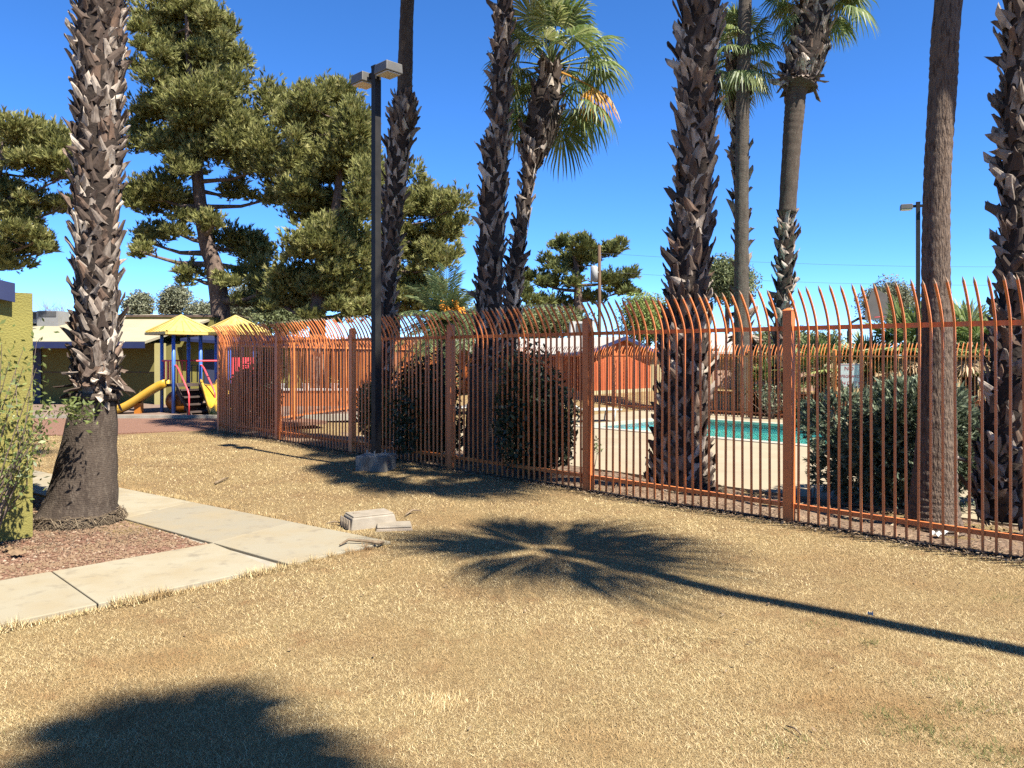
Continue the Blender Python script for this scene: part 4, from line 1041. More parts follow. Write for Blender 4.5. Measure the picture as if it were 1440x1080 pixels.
def leafcloud(C, sz, r=rng):
    n = len(C); a = r.normal(size=(n, 3)); a /= np.linalg.norm(a, axis=1, keepdims=True)
    b = np.cross(a, r.normal(size=(n, 3))); b /= np.linalg.norm(b, axis=1, keepdims=True)
    s = sz * r.uniform(.6, 1.3, n)
    V = np.stack([C - a * s[:, None], C - b * (s * .42)[:, None], C + a * s[:, None], C + b * (s * .42)[:, None]], 1).reshape(-1, 3)
    return V, np.arange(n * 4).reshape(n, 4)
def bush(name, label, cat, c, radii, n, leaf, mt, lumps=14, seed=1, group=None, stems=8, inner=.45, zmin=None, stem_r=.02, juniper=False, trunk=None):
    r = np.random.default_rng(seed); c = Vector(c); bx, by = c.x, c.y; bz = gz(bx, by)
    root = thing(name, label, cat, (bx, by, bz), 0, group)
    cl = []; R = np.array(radii)
    for k in range(lumps):
        v = r.normal(size=3); v /= np.linalg.norm(v); cl.append((v * R * r.uniform(.35, .72), r.uniform(.38, .58)))
    cl.append((np.zeros(3), .72))
    wgt = np.array([q[1] ** 2 for q in cl]); wgt /= wgt.sum(); Cs = []; Ds = []
    for (cc, s), w in zip(cl, wgt):
        k = int(n * w); v = r.normal(size=(k, 3)); v /= np.linalg.norm(v, axis=1, keepdims=True)
        Cs.append(cc + v * (r.uniform(inner, 1.04, k) ** .5)[:, None] * R * s); Ds.append(v)
    C = np.concatenate(Cs) + np.array([0, 0, c.z - bz]); D = np.concatenate(Ds)
    lo = .03 if zmin is None else zmin
    k_ = C[:, 2] > lo; C = C[k_]; D = D[k_]
    if juniper:
        V, Fq = tufts(C, D + np.array([0, 0, .5]) + r.normal(0, .3, C.shape), r.uniform(.7, 1.2, len(C)) * leaf, K=9, w=.028, r=r)
    else: V, Fq = leafcloud(C, leaf, r)
    link('foliage' if trunk is None else 'crown', np_mesh('foliage', V, [Fq], M[mt]), root)
    if trunk:
        m = MB(); m.tube([(0, 0, -.1), (trunk[1] * .4, 0, c.z - bz - R[2] * .5), (trunk[1], 0, c.z - bz + R[2] * .3)], [trunk[0], trunk[0] * .7, trunk[0] * .2], n=10, jitter=.05)
        m.build('trunk', M['bark'], root, True)
    m = MB()
    for k in range(stems):
        v = r.normal(size=3) * np.array([.5, .5, .3]); e = Vector(v * R) + Vector((0, 0, c.z - bz)); b = Vector((r.uniform(-.15, .15) * R[0], r.uniform(-.15, .15) * R[1], -.02)) if trunk is None else Vector((0, 0, c.z - bz - R[2] * .4))
        m.tube([b, (b + e) / 2 + Vector(r.normal(size=3)) * .05 * R[0], e], [stem_r, stem_r * .7, stem_r * .3], n=5, cap=False)
    m.build('stems' if trunk is None else 'branches', M['twig'], root, True)
    return root
def far_bush(name, label, cat, c, radii, n, leaf, mt, **k):
    return bush(name, label, cat, c, radii, n * 3, leaf * .62, mt, lumps=30, inner=.1, **k)
# distant trees
far_bush('far_tree', 'greyish tree peeking over the olive roof, left of the first tower', 'tree', P(195, 430, 45), (1.0, 1.0, .9), 2600, .13, 'leaf_grey', seed=21, trunk=(.12, .1), group='far trees', stem_r=.03)
far_bush('far_tree', 'grey-green taller tree peeking over the first yellow roof', 'tree', P(244, 424, 46), (1.1, 1.0, 1.2), 3000, .13, 'leaf_grey', seed=22, trunk=(.12, -.1), group='far trees', stem_r=.03)
far_bush('far_tree', 'low grey-green tree between the first two roof peaks', 'tree', P(290, 440, 44), (1.3, 1.2, 1.0), 2800, .13, 'leaf_grey', seed=23, trunk=(.12, .1), group='far trees', stem_r=.03)
far_bush('far_tree', 'thin grey tree behind the tall pine trunk', 'tree', P(345, 425, 48), (2.0, 1.5, 1.8), 3600, .14, 'leaf_grey', seed=24, trunk=(.14, .1), group='far trees', stem_r=.03)
far_bush('far_tree', 'olive-green tree low behind the dense pine', 'tree', P(400, 445, 42), (2.2, 1.5, 1.2), 3600, .14, 'leaf_mid', seed=25, trunk=(.14, .1), group='far trees', stem_r=.03)
far_bush('far_tree', 'fresh green feathery tree left of the thickest palm', 'tree', P(912, 448, 42), (1.7, 1.5, 1.5), 5000, .13, 'leaf_lime', seed=26, trunk=(.12, .1), group='far trees')
far_bush('far_tree', 'dark green tree just right of the thickest palm', 'tree', P(1022, 395, 44), (2.0, 1.6, 1.6), 5200, .15, 'leaf_mid', seed=27, trunk=(.18, .1), group='far trees', stem_r=.04)
far_bush('far_tree', 'brownish tree behind the basketball backboard', 'tree', P(1248, 426, 52), (2.1, 1.6, 1.9), 4600, .15, 'leaf_grey', seed=28, trunk=(.16, .1), group='far trees', stem_r=.04)
far_bush('far_tree', 'dark tree filling the gap under the far pine', 'tree', P(765, 455, 48), (3.4, 2, 1.3), 5200, .16, 'leaf_mid', seed=29, trunk=(.16, .1), group='far trees', stem_r=.04)
far_bush('far_tree', 'dark tree low behind the smooth palm and lamp', 'tree', P(1370, 478, 34), (3.0, 2, 1.2), 6000, .14, 'leaf_mid', seed=30, trunk=(.14, .1), group='far trees')
far_bush('far_tree', 'dark low tree behind the far fence left of the fan palms', 'tree', P(1120, 490, 36), (2.6, 2, 1.1), 5200, .14, 'leaf_mid', seed=31, trunk=(.14, .1), group='far trees')
far_bush('far_tree', 'low dark tree behind the date palm', 'tree', P(660, 455, 44), (3.0, 2, 1.3), 4600, .15, 'leaf_mid', seed=32, trunk=(.14, .1), group='far trees')
# bare tree over the cooler
bt = thing('bare_tree', 'leafless pale tree behind the rooftop cooler at left', 'tree', (XP(66, 40), 40, 0))
m = MB()
def twig(p, d, L, r, lev):
    e = p + d * L; m.tube([p, e], [r, r * .6], n=4, cap=False)
    if lev == 0: return
    for k in range(4 if lev > 2 else 4):
        v = Vector((random.gauss(0, .5), random.gauss(0, .5), random.gauss(.15, .35))); twig(p.lerp(e, random.uniform(.45, 1)), (d + v).normalized(), L * random.uniform(.55, .8), r * .5, lev - 1)
for k in range(4): twig(Vector((0, 0, 1.8)), Vector((random.gauss(0, .4), random.gauss(0, .3), 1)).normalized(), 1.25, .045, 4)
m.build('branches', M['bare'], bt); MB().tube([(0, 0, -.1), (0, 0, 1.0), (0, 0, 2.0)], [.14, .12, .09], n=8).build('trunk', M['bare'], bt)

# date palm with orange fruit
def pinnate(elev, L=1.9, seed=0, arch=.55):
    r = np.random.default_rng(seed); e = rad(elev); m = MB(); pts = []
    for k in range(11):
        a = k / 10; pts.append(np.array([math.cos(e) * L * a, 0, math.sin(e) * L * a - arch * L * a * a * (.35 + .65 * math.cos(e) ** 2)]))
    m.tube([tuple(p) for p in pts], list(np.linspace(.022, .005, 11)), n=4, cap=False)
    Vv = []; Ft = []; c = 0
    for k in range(46):
        a = .12 + .88 * k / 45; f = a * 10; i = min(int(f), 9); p = pts[i] + (pts[i + 1] - pts[i]) * (f - i); tg = pts[i + 1] - pts[i]; tg = tg / np.linalg.norm(tg)
        ll = .42 * math.sin(min(1, a * 1.4 + .25) * 2.4) * r.uniform(.85, 1.1) + .08
        for sg in (-1, 1):
            dv = tg * .62 + np.array([0, sg * .78, 0]) + np.cross(tg, [0, 1, 0]) * -.28 + r.normal(0, .06, 3); dv /= np.linalg.norm(dv)
            w = np.cross(dv, tg); w = tg * .016
            tip = p + dv * ll + np.array([0, 0, -.05 * ll]); md = p + dv * ll * .5
            Vv += [p, md - w, tip, md + w]; Ft.append((c, c + 1, c + 2, c + 3)); c += 4
    m.add(np.array(Vv), np.array(Ft)); return m
DATE = {ev: pinnate(ev, seed=ev + 200).mesh('date_frond', M['date']) for ev in (78, 55, 30, 5, -25)}
dp = P(627, 452, 22)
dt = thing('date_palm', 'feathery date palm with orange fruit clusters behind the fence', 'palm tree', (dp.x, dp.y, -.3))
MB().tube([(0, 0, -.1), (0, 0, dp.z + .2)], [.26, .22], n=14, jitter=.08).build('trunk', M['trunk_core'], dt)
an = 0
for ev, k in ((78, 8), (55, 14), (30, 16), (5, 14), (-25, 12)):
    for q in range(k):
        an += 2.4; o = link('frond', DATE[ev], dt); o.location = (0, 0, dp.z + .3); s = random.uniform(.80, 1.0); o.scale = (s, s, s); o.rotation_euler = (random.uniform(-.1, .1), random.uniform(-.1, .1), an)
for q, (dx, dz) in enumerate(((-.05, .55), (.16, .42), (.48, .42), (.02, .32), (.34, .62))):
    m = MB()
    for k in range(46):
        c = Vector((dx + random.gauss(0, .05), -.42 + random.gauss(0, .05), dp.z + .42 + dz + random.gauss(0, .08) - .3)); s = .024
        m.add([c + Vector(v) * s for v in ((1, 0, 0), (-1, 0, 0), (0, 1, 0), (0, -1, 0), (0, 0, 1.3), (0, 0, -1.3))], np.array([(0, 2, 4), (2, 1, 4), (1, 3, 4), (3, 0, 4), (2, 0, 5), (1, 2, 5), (3, 1, 5), (0, 3, 5)]))
    m.tube([(0, 0, dp.z + .35), (dx * .6, -.30, dp.z + .50 + dz * .5), (dx, -.5, dp.z + .1 + dz)], .02, n=5)
    o = m.build('fruit_cluster', M['fruit'], dt)

# low fan palms behind the far fence
STIFF = {ev: fan_frond(ev, R=.8, pet=.7, droop=.08, seed=ev + 400, spread=125, nseg=34, fold=.1) for ev in (75, 45, 15, -10)}
STIFF_ME = {(ev, mn): STIFF[ev].mesh('frond', M[mn]) for ev in STIFF for mn in ('frond', 'frond_pale', 'frond_dead')}
def low_palm(label, px, d, zt, s, n=24):
    x = XP(px, d); root = thing('low_fan_palm', label, 'palm', (x, d, -.32), 0, 'low fan palms behind the far fence')
    MB().tube([(0, 0, -.05), (0, 0, zt)], [.22, .18], n=12, jitter=.1).build('trunk', M['trunk_core'], root)
    an = random.uniform(0, 6)
    for q in range(n):
        an += 2.4; ev = (75, 45, 45, 15, 15, -10)[q % 6]; mn = random.choice(('frond', 'frond', 'frond', 'frond_pale', 'frond_dead' if ev < 0 else 'frond'))
        o = link('frond', STIFF_ME[(ev, mn)], root); o.location = (0, 0, zt); k = s * random.uniform(.85, 1.15); o.scale = (k, k, k); o.rotation_euler = (random.uniform(-.15, .15), 0, an)
low_palm('low fan palm just right of the bright fence post', 1155, 23.0, 1.45, .9)
low_palm('low fan palm left of the far lamp post, highest fronds', 1278, 21.8, 2.05, 1.05, 30)
low_palm('low fan palm right of the smooth palm trunk', 1362, 21.2, 2.0, 1.05, 28)
low_palm('low fan palm between the bright post and the pool sign', 1222, 22.4, 1.5, .9, 26)
low_palm('low fan palm directly behind the smooth palm trunk', 1322, 22.6, 1.7, .95, 26)
low_palm('low fan palm at the right edge behind the shaggy palm', 1425, 21.0, 1.4, .95, 26)
low_palm('low fan palm behind the slim grey palm trunk', 1082, 24.6, .9, .9, 22)

# shrubs inside the fence
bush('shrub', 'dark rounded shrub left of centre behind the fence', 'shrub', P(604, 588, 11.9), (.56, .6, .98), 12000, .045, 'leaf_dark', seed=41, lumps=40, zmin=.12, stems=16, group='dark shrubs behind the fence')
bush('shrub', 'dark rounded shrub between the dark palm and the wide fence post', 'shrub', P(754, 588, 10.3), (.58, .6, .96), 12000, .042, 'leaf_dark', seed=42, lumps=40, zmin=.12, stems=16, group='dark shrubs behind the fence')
bush('juniper_bush', 'big grey-green juniper bush behind the smooth palm trunk', 'shrub', P(1272, 624, 9.6), (1.15, .9, .78), 15000, .10, 'leaf_juniper', seed=43, lumps=26, zmin=.12, stems=14, juniper=True)
bush('shrub', 'leafy shrub behind the lamp post and the pickets', 'shrub', P(528, 585, 13.6), (.42, .5, .75), 3600, .05, 'leaf_mid', seed=44, zmin=.2, stems=12, group='shrubs along the fence')
bush('shrub', 'brownish shrub near the left fence corner', 'shrub', P(343, 560, 17.2), (.36, .5, .95), 3600, .06, 'leaf_dark', seed=45, zmin=.1, stems=12, group='shrubs along the fence')
bush('shrub', 'tall dark shrub right of the second play tower', 'shrub', P(375, 545, 16.6), (.35, .4, .95), 3400, .06, 'leaf_dark', seed=46, zmin=.1, stems=12, group='shrubs along the fence')
bush('shrub', 'small low green shrub at the pool end behind the far deck', 'shrub', P(1135, 582, 18.0), (.55, .5, .38), 2200, .05, 'leaf_dark', seed=47, stems=6, group='small pool shrubs')
bush('shrub', 'tiny leafy weed on the deck edge left of the juniper', 'shrub', P(1142, 662, 9.8), (.10, .10, .16), 70, .022, 'leaf_mid', seed=48, stems=8, stem_r=.004, group='weeds')
bush('shrub', 'sparse sprig at the deck edge right of the wide fence post', 'shrub', P(834, 630, 11.0), (.16, .16, .16), 120, .03, 'leaf_mid', seed=49, stems=8, stem_r=.004, group='weeds')
bush('shrub', 'twiggy brown bush beside the far palms beyond the pool', 'shrub', P(1085, 560, 22.5), (.5, .5, .5), 700, .05, 'leaf_grey', seed=50, stems=26, stem_r=.012, group='small pool shrubs')

# leafy shrub against the near olive wall
wr = np.random.default_rng(5)
ws = thing('wall_shrub', 'sparse leafy shrub with thin stems against the near olive wall', 'shrub', (-4.15, 6.05, 0.01))
sm = MB(); LC = []
for k in range(30):
    e = P(wr.uniform(-55, 72), wr.uniform(470, 655), 6.1 + wr.uniform(-.25, .3)) - Vector(ws.location)
    b = Vector((wr.uniform(-.25, .0), wr.uniform(-.1, .1), 0)); mid = (b + e) / 2 + Vector(wr.normal(size=3)) * .12
    sm.tube([b, mid, e], [.009, .006, .002], n=5, cap=False)
    for q in range(44):
        a = wr.uniform(.45, 1.05); p = (mid.lerp(e, (a - .5) * 2) if a > .5 else b.lerp(mid, a * 2)) + Vector(wr.normal(size=3)) * .055
        if p.z > .35: LC.append(tuple(p))
e = P(118, 586, 6.9) - Vector(ws.location); mid = P(70, 575, 6.5) - Vector(ws.location)
sm.tube([(-.1, 0, .3), tuple(mid), tuple(e)], [.009, .007, .003], n=5, cap=False)
for q in range(240):
    v = P(wr.normal(108, 16), wr.normal(578, 9), 6.85 + wr.normal(0, .07)) - Vector(ws.location); LC.append(tuple(v))
for q in range(150):
    v = P(wr.normal(55, 9), wr.normal(600, 45), 6.75 + wr.normal(0, .07)) - Vector(ws.location)
    if v.z > .3: LC.append(tuple(v))
sm.build('stems', M['twig'], ws, True)
V, Fq = leafcloud(np.array(LC), .025, wr)
link('foliage', np_mesh('foliage', V, [Fq], M['leaf_fresh']), ws)

# ================================================================== SMALL THINGS
# valve boxes
vb = G(516, 742); vbox = thing('valve_box', 'tan ribbed irrigation valve box lying on the lawn by the walk', 'valve box', (vb.x, vb.y + .12, 0.0), rad(30))
o = MB().taper((0, 0, -.02), (.46, .30), (.41, .26), .125).build('box_body', M['valve'], vbox); bevel(o, .012)
for k in range(6):
    MB().taper((-.235 + .0, -.12 + k * .048, -.01), (.02, .018), (.012, .018), .10).build('rib', M['valve_rib'], vbox)
o = MB().box((0, 0, .111), (.39, .24, .016)).build('lid', M['valve'], vbox); bevel(o, .006)
MB().box((-.12, .02, .121), (.06, .03, .006)).build('lid_slot', M['valve_rib'], vbox)
v2 = G(553, 742); vb2 = thing('flat_valve_box', 'flat tan valve cover lying beside the ribbed valve box', 'valve box', (v2.x + .01, v2.y - .02, 0.0), rad(10))
o = MB().taper((0, 0, -.01), (.34, .26), (.32, .24), .032).build('rim', M['valve_rib'], vb2); bevel(o, .008)
o = MB().box((0, 0, .032), (.31, .23, .016)).build('lid', M['valve'], vb2); bevel(o, .006)

# sign on the far fence
sg = ST(14.2, -9.6); d_ = 20.9
sgx = XP(1194, d_)
sgn = thing('pool_sign', 'white sign with red NO LIFEGUARD ON DUTY lettering beyond the pool', 'sign', (sgx, d_, P(0, 545, d_).z), rad(-20))
MB().box((0, 0, .32), (.56, .02, .66)).build('board', M['white_paint'], sgn)
for yy, tx, sz in ((.47, 'NO', .15), (.27, 'LIFEGUARD', .105), (.08, 'ON DUTY', .125)):
    cu = bpy.data.curves.new('lettering', 'FONT'); cu.body = tx; cu.size = sz; cu.align_x = 'CENTER'; cu.extrude = .001
    t = bpy.data.objects.new('tmp', cu); col.objects.link(t)
    dg = bpy.context.evaluated_depsgraph_get(); me = bpy.data.meshes.new_from_object(t.evaluated_get(dg)); bpy.data.objects.remove(t)
    me.materials.clear(); me.materials.append(M['sign_red'])
    o = link('lettering', me, sgn); o.rotation_euler = (rad(90), 0, 0); o.location = (0, -.013, yy)
for sx in (-1, 1):
    MB().box((sx * .265, -.013, .32), (.012, .004, .60)).build('border', M['sign_red'], sgn)
    MB().box((0, -.013, .32 + sx * .30), (.542, .004, .012)).build('border', M['sign_red'], sgn)
MB().box((0, .03, -.35), (.05, .04, 1.3)).build('sign_post', M['grey_metal'], sgn)

# basketball backboard
bb = P(1232, 432, 38); bbo = thing('basketball_hoop', 'grey basketball backboard on a dark goose-neck pole behind the fan palms', 'basketball hoop', (bb.x, bb.y, -.3))
zc = bb.z + .3
MB().slabpoly([(-.55, 0, zc - .62), (.5, 0, zc - .62), (.62, 0, zc - .2), (.55, 0, zc + .62), (-.05, 0, zc + .92), (-.25, 0, zc + .75), (-.55, 0, zc - .2)], (0, 1, 0), .05).build('backboard', M['board_back'], bbo)
MB().tube([(-1.2, .4, 0), (-1.2, .4, zc - 1.2), (-1.05, .4, zc - .75), (-.7, .4, zc - .55), (0, .35, zc - .5), (.0, .06, zc - .4)], .07, n=10).build('pole', M['bronze'], bbo, True)
pts = [(math.cos(a) * .23, -.3 + math.sin(a) * .23, zc - .5) for a in np.linspace(0, 6.283, 17)]
MB().tube(pts, .012, n=5, cap=False).build('rim', M['red_rail'], bbo)

# utility pole
up = P(843, 400, 50); upo = thing('utility_pole', 'brown wooden utility pole with grey transformer in front of the far pine', 'utility pole', (up.x, up.y, -.3))
zt = P(843, 345, 50).z + .3
MB().tube([(0, 0, 0), (0, 0, zt)], [.12, .10], n=10).build('pole', M['pole_wood'], upo, True)
tz = P(838, 385, 50).z + .3
MB().tube([(-.36, -.1, tz - .5), (-.36, -.1, tz + .42), (-.36, -.1, tz + .5)], [.24, .24, .16], n=14).build('transformer', M['crown_mat'], upo, True)
MB().box((-.18, -.05, tz + .1), (.3, .06, .1)).build('bracket', M['grey_metal'], upo)
MB().tube([(-.36, -.1, tz + .5), (-.36, -.1, tz + .72)], .05, n=8).build('bushing', M['dark_door'], upo)
for q in range(2):
    z = zt - .5 - q * 1.2
    MB().tube([(k * 5.0, 0, z - 0.9 * (1 - ((k - 5) / 5) ** 2)) for k in range(11)], .008, n=4).build('wire', M['dark_door'], upo)

# pool lounge chairs
def lounge(label, loc, rz):
    root = thing('lounge_chair', label, 'chair', loc, rz, 'pool lounge chairs')
    for s in (-.3, .3):
        MB().tube([(-.95, s, .34), (.25, s, .34), (.55, s, .50), (.92, s, .80), (.98, s, .78)], .022, n=8).build('side_frame', M['white_vinyl'], root, True)
        for x in (-.75, .2):
            MB().tube([(x, s, .34), (x + .05, s, 0.0)], .02, n=8).build('leg', M['white_vinyl'], root, True)
    MB().slabpoly([(-.93, -.29, .335), (.25, -.29, .335), (.25, .29, .335), (-.93, .29, .335)], (0, 0, 1), .012).build('seat_sling', M['white_vinyl'], root)
    MB().slabpoly([(.25, -.29, .338), (.92, -.29, .79), (.92, .29, .79), (.25, .29, .338)], (-.5, 0, .8), .012).build('back_sling', M['white_vinyl'], root)
pc = P(825, 585, 21.5); lounge('white pool lounge chair beside the wide fence post', (pc.x, 21.5, -.255), rad(200))
pc = P(645, 590, 22.5); lounge('pool lounge chair seen left of the dark centre palm', (pc.x, 22.5, -.255), rad(20))

# twigs and litter
def stick(label, pts, r, name='fallen_stick', group='fallen sticks and stems'):
    base = Vector(pts[0]); m = MB(); m.tube([Vector(p) - base for p in pts], r, n=6, jitter=.1)
    o = m.build(name, M['stick'], None, True); o.location = base; tag(o, label, 'stick', group)
g = lambda x, y, z=.02: tuple(G(x, y) + Vector((0, 0, z)))
stick('curved dry frond stem lying across the tip of the walk', [g(478, 774, .045), g(490, 769, .06), g(520, 770, .05), g(533, 772, .05), g(540, 769, .04)], [.008, .011, .014, .017, .008], 'fallen_frond_stem')
stick('pale stick on the lawn right of the tall left palm', [g(302, 682), g(314, 677, .03), g(321, 674)], [.012, .014, .008])
stick('thin dark stick in the foreground grass right of centre', [g(1106, 1027), g(1118, 1034, .03), g(1127, 1040)], [.003, .004, .003])
stick('small stick on the lawn below the palm crown shadow', [g(690, 770), g(706, 768, .03), g(722, 770)], [.005, .007, .004])
stick('pale dry leaf stem on the grass beside the ribbed valve box', [g(570, 727), g(580, 722, .035), g(592, 721)], [.006, .012, .008])
stick('short pale stem on the grass left of the ribbed valve box', [g(459, 739), g(470, 737, .025), g(478, 738)], [.006, .009, .005])
def scrap(label, px, py, s, mt, z=0, name='litter_scrap'):
    c = G(px, py, z); m = MB(); n = 5; V = []
    for i in range(n):
        for j in range(n):
            V.append(((i / 4 - .5) * s, (j / 4 - .5) * s * .7, abs(random.gauss(0, .22)) * s + .004))
    Fq = [(i * n + j, (i + 1) * n + j, (i + 1) * n + j + 1, i * n + j + 1) for i in range(4) for j in range(4)]
    m.add(V, np.array(Fq)); o = m.build(name, mt); o.location = (c.x, c.y, gz(c.x, c.y) + .03); o.rotation_euler = (0, 0, random.uniform(0, 3)); tag(o, label, 'litter')
    sd = o.modifiers.new('thick', 'SOLIDIFY'); sd.thickness = .002
scrap('crumpled white bag at the foot of the fence near the smooth palm', 1320, 758, .13, M['paper'])
scrap('white paper scrap at the foot of the smooth palm', 1302, 727, .10, M['paper'])
scrap('small white wrapper on the grass by the trunk shadow', 1224, 872, .04, M['paper'])
scrap('dry brown leaf on the gravel bed at the left edge', 24, 786, .11, M['litter'])
scrap('dry brown leaf on the gravel close to the olive wall', 12, 779, .08, M['litter'])

# leaf litter in the planting bed and along the fence foot
def scatter_leaves(n, s0, s1, t0, t1, sz, zoff=.03):
    s = rng.uniform(s0, s1, n); t = rng.uniform(t0, t1, n); u = (s + S0) / Q; v = t / Q; x = (u + v) / 2; y = (u - v) / 2
    C = np.stack([x, y, ground_h(x, y) + zoff + rng.uniform(0, .02, n)], -1)
    a = rng.normal(size=(n, 3)); a[:, 2] *= .3; a /= np.linalg.norm(a, axis=1, keepdims=True); b = np.cross(a, [0, 0, 1]) + rng.normal(0, .2, (n, 3)); k = sz * rng.uniform(.4, 1.3, n)
    V = np.stack([C - a * k[:, None], C - b * (k * .3)[:, None], C + a * k[:, None], C + b * (k * .3)[:, None]], 1).reshape(-1, 3)
    return V, np.arange(n * 4).reshape(n, 4)
V1, F1 = scatter_leaves(9000, .05, 2.7, -15, 2.5, .03); V2, F2 = scatter_leaves(9000, -.22, .10, -15.7, 1.6, .022, .012)
tag(link('leaf_litter', np_mesh('leaf_litter', np.concatenate([V1, V2]), [F1, F2 + len(V1)], M['litter'])), 'dry leaf litter in the bed and along the foot of the fence', 'leaf litter', kind='stuff')

# ================================================================== DRY GRASS
def grass(n, d0, d1, ln, wd, seed, fin=None, fout=None):
    r = np.random.default_rng(seed)
    d = np.sqrt(r.uniform(d0 * d0, d1 * d1, n)); x = r.uniform(-.78, .78, n) * d + r.uniform(-.6, .6, n)
    s = (x + d) * Q - S0
    ok = (s < .12) & ~in_poly(x, d, walk_poly) & ~in_poly(x, d, [(p.x, p.y) for p in bed_poly]) & ~in_poly(x, d, gs) & (d < 15.4)
    if fin: ok &= r.random(n) < sstep(fin[0], fin[1], d)
    if fout: ok &= r.random(n) > sstep(fout[0], fout[1], d)
    x = x[ok]; y = d[ok]; n = len(x)
    a = r.uniform(0, 6.283, n); lean = r.uniform(.95, 1.56, n); l = ln * r.uniform(.5, 1.35, n)
    dv = np.stack([np.cos(a) * np.sin(lean), np.sin(a) * np.sin(lean), np.cos(lean)], -1)
    b = np.stack([x, y, ground_h(x, y) - .002], -1); sd = np.stack([-np.sin(a), np.cos(a), np.zeros(n)], -1) * (wd * r.uniform(.6, 1.3, n))[:, None]
    tip = b + dv * l[:, None]; tip[:, 2] = np.maximum(tip[:, 2], b[:, 2] + .006)
    V = np.stack([b - sd, b + sd, tip], 1).reshape(-1, 3)
    return V
Gs = [grass(640000, 2.0, 5.6, .026, .0013, 71, None, (3.6, 5.6)), grass(460000, 3.6, 9.4, .029, .0020, 72, (3.6, 5.6), (6.4, 9.4)), grass(230000, 6.4, 15.5, .038, .0038, 73, (6.4, 9.4))]
def tuft_patch(cx, cy, rx, ry, n, ln, seed, dirn=None):
    r = np.random.default_rng(seed); x = r.normal(cx, rx, n); y = r.normal(cy, ry, n); a = r.uniform(0, 6.283, n) if dirn is None else r.normal(dirn, .7, n)
    lean = r.uniform(.7, 1.4, n); l = ln * r.uniform(.5, 1.3, n); b = np.stack([x, y, ground_h(x, y) - .002], -1)
    dv = np.stack([np.cos(a) * np.sin(lean), np.sin(a) * np.sin(lean), np.cos(lean)], -1); sd = np.stack([-np.sin(a), np.cos(a), np.zeros(n)], -1) * .0017
    return np.stack([b - sd, b + sd, b + dv * l[:, None]], 1).reshape(-1, 3)
for q, (px, py, rx, ry, n) in enumerate(((800, 1015, .16, .06, 150), (860, 985, .10, .05, 90), (835, 1030, .1, .05, 90), (1400, 905, .10, .04, 300), (1160, 980, .12, .05, 400), (620, 985, .12, .05, 350), (980, 900, .12, .06, 350), (330, 905, .1, .05, 300))):
    c = G(px, py); Gs.append(tuft_patch(c.x, c.y, rx, ry, n, .042, 300 + q, random.uniform(0, 6)))
# fringe along the walk
r_ = np.random.default_rng(88)
for a, b, n in (((-1.04, 6.54), (-4.72, 9.21), 5200), ((-1.69, 5.78), (-5.2, 2.26), 6200), ((-1.69, 5.78), (-1.04, 6.54), 1400)):
    t = r_.uniform(0, 1, n); e = np.abs(r_.normal(0, .035, n)); dx, dy = b[0] - a[0], b[1] - a[1]; L_ = math.hypot(dx, dy); nx_, ny_ = (-dy / L_, dx / L_)
    if nx_ * (0 - a[0]) + ny_ * (2 - a[1]) < 0 and a[1] < 6: nx_, ny_ = -nx_, -ny_
    if a[1] > 6: nx_, ny_ = (abs(nx_), abs(ny_))
    x = a[0] + dx * t + nx_ * e; y = a[1] + dy * t + ny_ * e; an_ = r_.uniform(0, 6.283, n); le = r_.uniform(.3, 1.2, n); l = r_.uniform(.03, .07, n) * (.6 + .8 * (np.sin(t * 37) > .2))
    bb_ = np.stack([x, y, np.zeros(n) - .002], -1); dv = np.stack([np.cos(an_) * np.sin(le), np.sin(an_) * np.sin(le), np.cos(le)], -1); sd = np.stack([-np.sin(an_), np.cos(an_), np.zeros(n)], -1) * .0022
    Gs.append(np.stack([bb_ - sd, bb_ + sd, bb_ + dv * l[:, None]], 1).reshape(-1, 3))
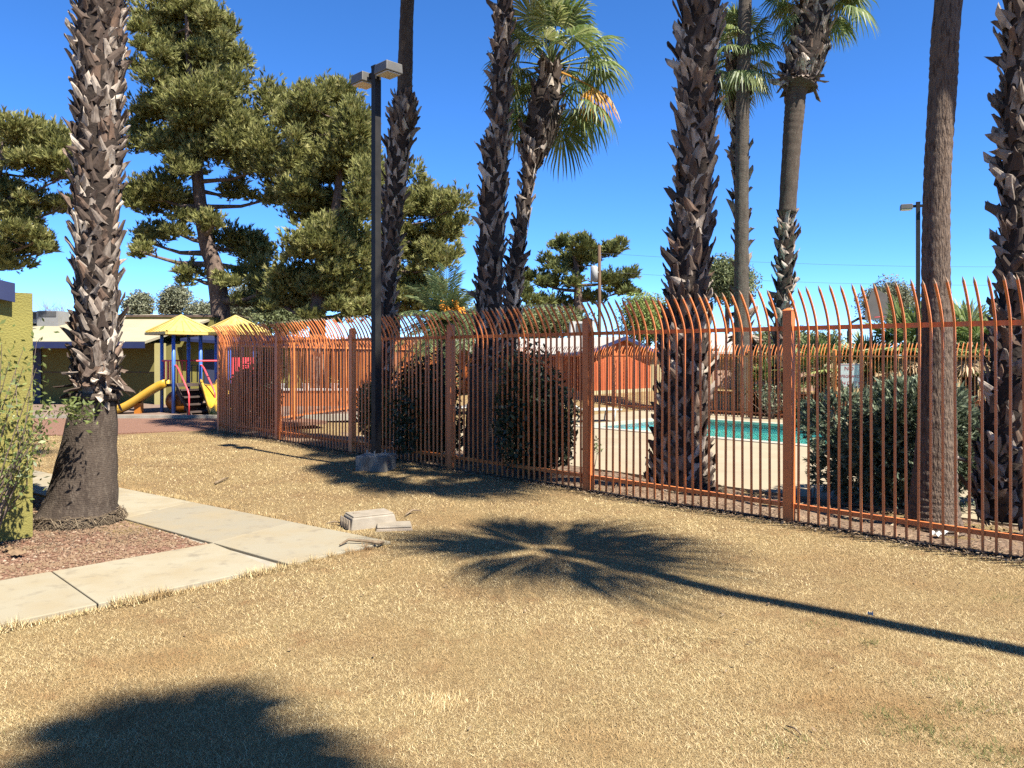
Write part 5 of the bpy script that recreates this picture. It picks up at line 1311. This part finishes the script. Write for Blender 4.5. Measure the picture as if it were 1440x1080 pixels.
# green shoots towards the near right
GT = []
for q, (px, py, rx, ry, n) in enumerate(((1290, 1030, .10, .05, 220), (1400, 1060, .10, .05, 260), (1370, 1000, .12, .05, 200), (1250, 1010, .08, .05, 140), (1100, 1050, .1, .05, 90), (1330, 960, .1, .05, 90), (1420, 840, .12, .06, 110), (1220, 905, .06, .03, 60), (1150, 880, .08, .04, 60))):
    c = G(px, py); GT.append(tuft_patch(c.x, c.y, rx, ry, n, .045, 400 + q))
GT = np.concatenate(GT)
tag(link('green_grass', np_mesh('green_grass', GT, [np.arange(len(GT)).reshape(-1, 3)], M['green_blade'])), 'sparse green shoots coming up in the near right lawn', 'grass', kind='stuff')
# specks of dead leaves on the lawn
n = 900; d = np.sqrt(r_.uniform(4.5, 200, n)); x = r_.uniform(-.75, .75, n) * d; k = ((x + d) * Q - S0 < 0) & ~in_poly(x, d, walk_poly) & ~in_poly(x, d, gs) & ~in_poly(x, d, [(p.x, p.y) for p in bed_poly]); x = x[k]; d = d[k]; n = len(x)
C = np.stack([x, d, ground_h(x, d) + .018], -1); a = r_.normal(size=(n, 3)); a[:, 2] *= .3; a /= np.linalg.norm(a, axis=1, keepdims=True); b = np.cross(a, [0, 0, 1]) + r_.normal(0, .2, (n, 3)); k = .013 * r_.uniform(.4, 1.5, n)
Vl = np.stack([C - a * k[:, None], C - b * (k * .4)[:, None], C + a * k[:, None], C + b * (k * .4)[:, None]], 1).reshape(-1, 3)
tag(link('lawn_litter', np_mesh('lawn_litter', Vl, [np.arange(n * 4).reshape(n, 4)], M['litter'])), 'small dead leaf bits scattered over the dry lawn', 'leaf litter', kind='stuff')
# straw and bark bits on the gravel round the left palm
n = 1500; x = r_.normal(-3.9, .55, n); y = r_.normal(6.75, .45, n); k = in_poly(x, y, [(p.x, p.y) for p in bed_poly]); x = x[k]; y = y[k]; n = len(x)
C = np.stack([x, y, np.full(n, .028) + r_.uniform(0, .012, n)], -1); an_ = r_.uniform(0, 6.283, n); a = np.stack([np.cos(an_), np.sin(an_), r_.normal(0, .15, n)], -1); b = np.stack([-np.sin(an_), np.cos(an_), np.zeros(n)], -1); k = r_.uniform(.01, .045, n)
Vl = np.stack([C - a * k[:, None], C - b * .003, C + a * k[:, None], C + b * .003], 1).reshape(-1, 3)
tag(link('straw_litter', np_mesh('straw_litter', Vl, [np.arange(n * 4).reshape(n, 4)], M['root'])), 'dry straw bits on the gravel around the stout palm', 'litter', kind='stuff')
V = np.concatenate(Gs)
tag(link('dry_grass', np_mesh('dry_grass', V, [np.arange(len(V)).reshape(-1, 3)], M['blade'])), 'short straw-coloured dry lawn grass', 'grass', kind='stuff')
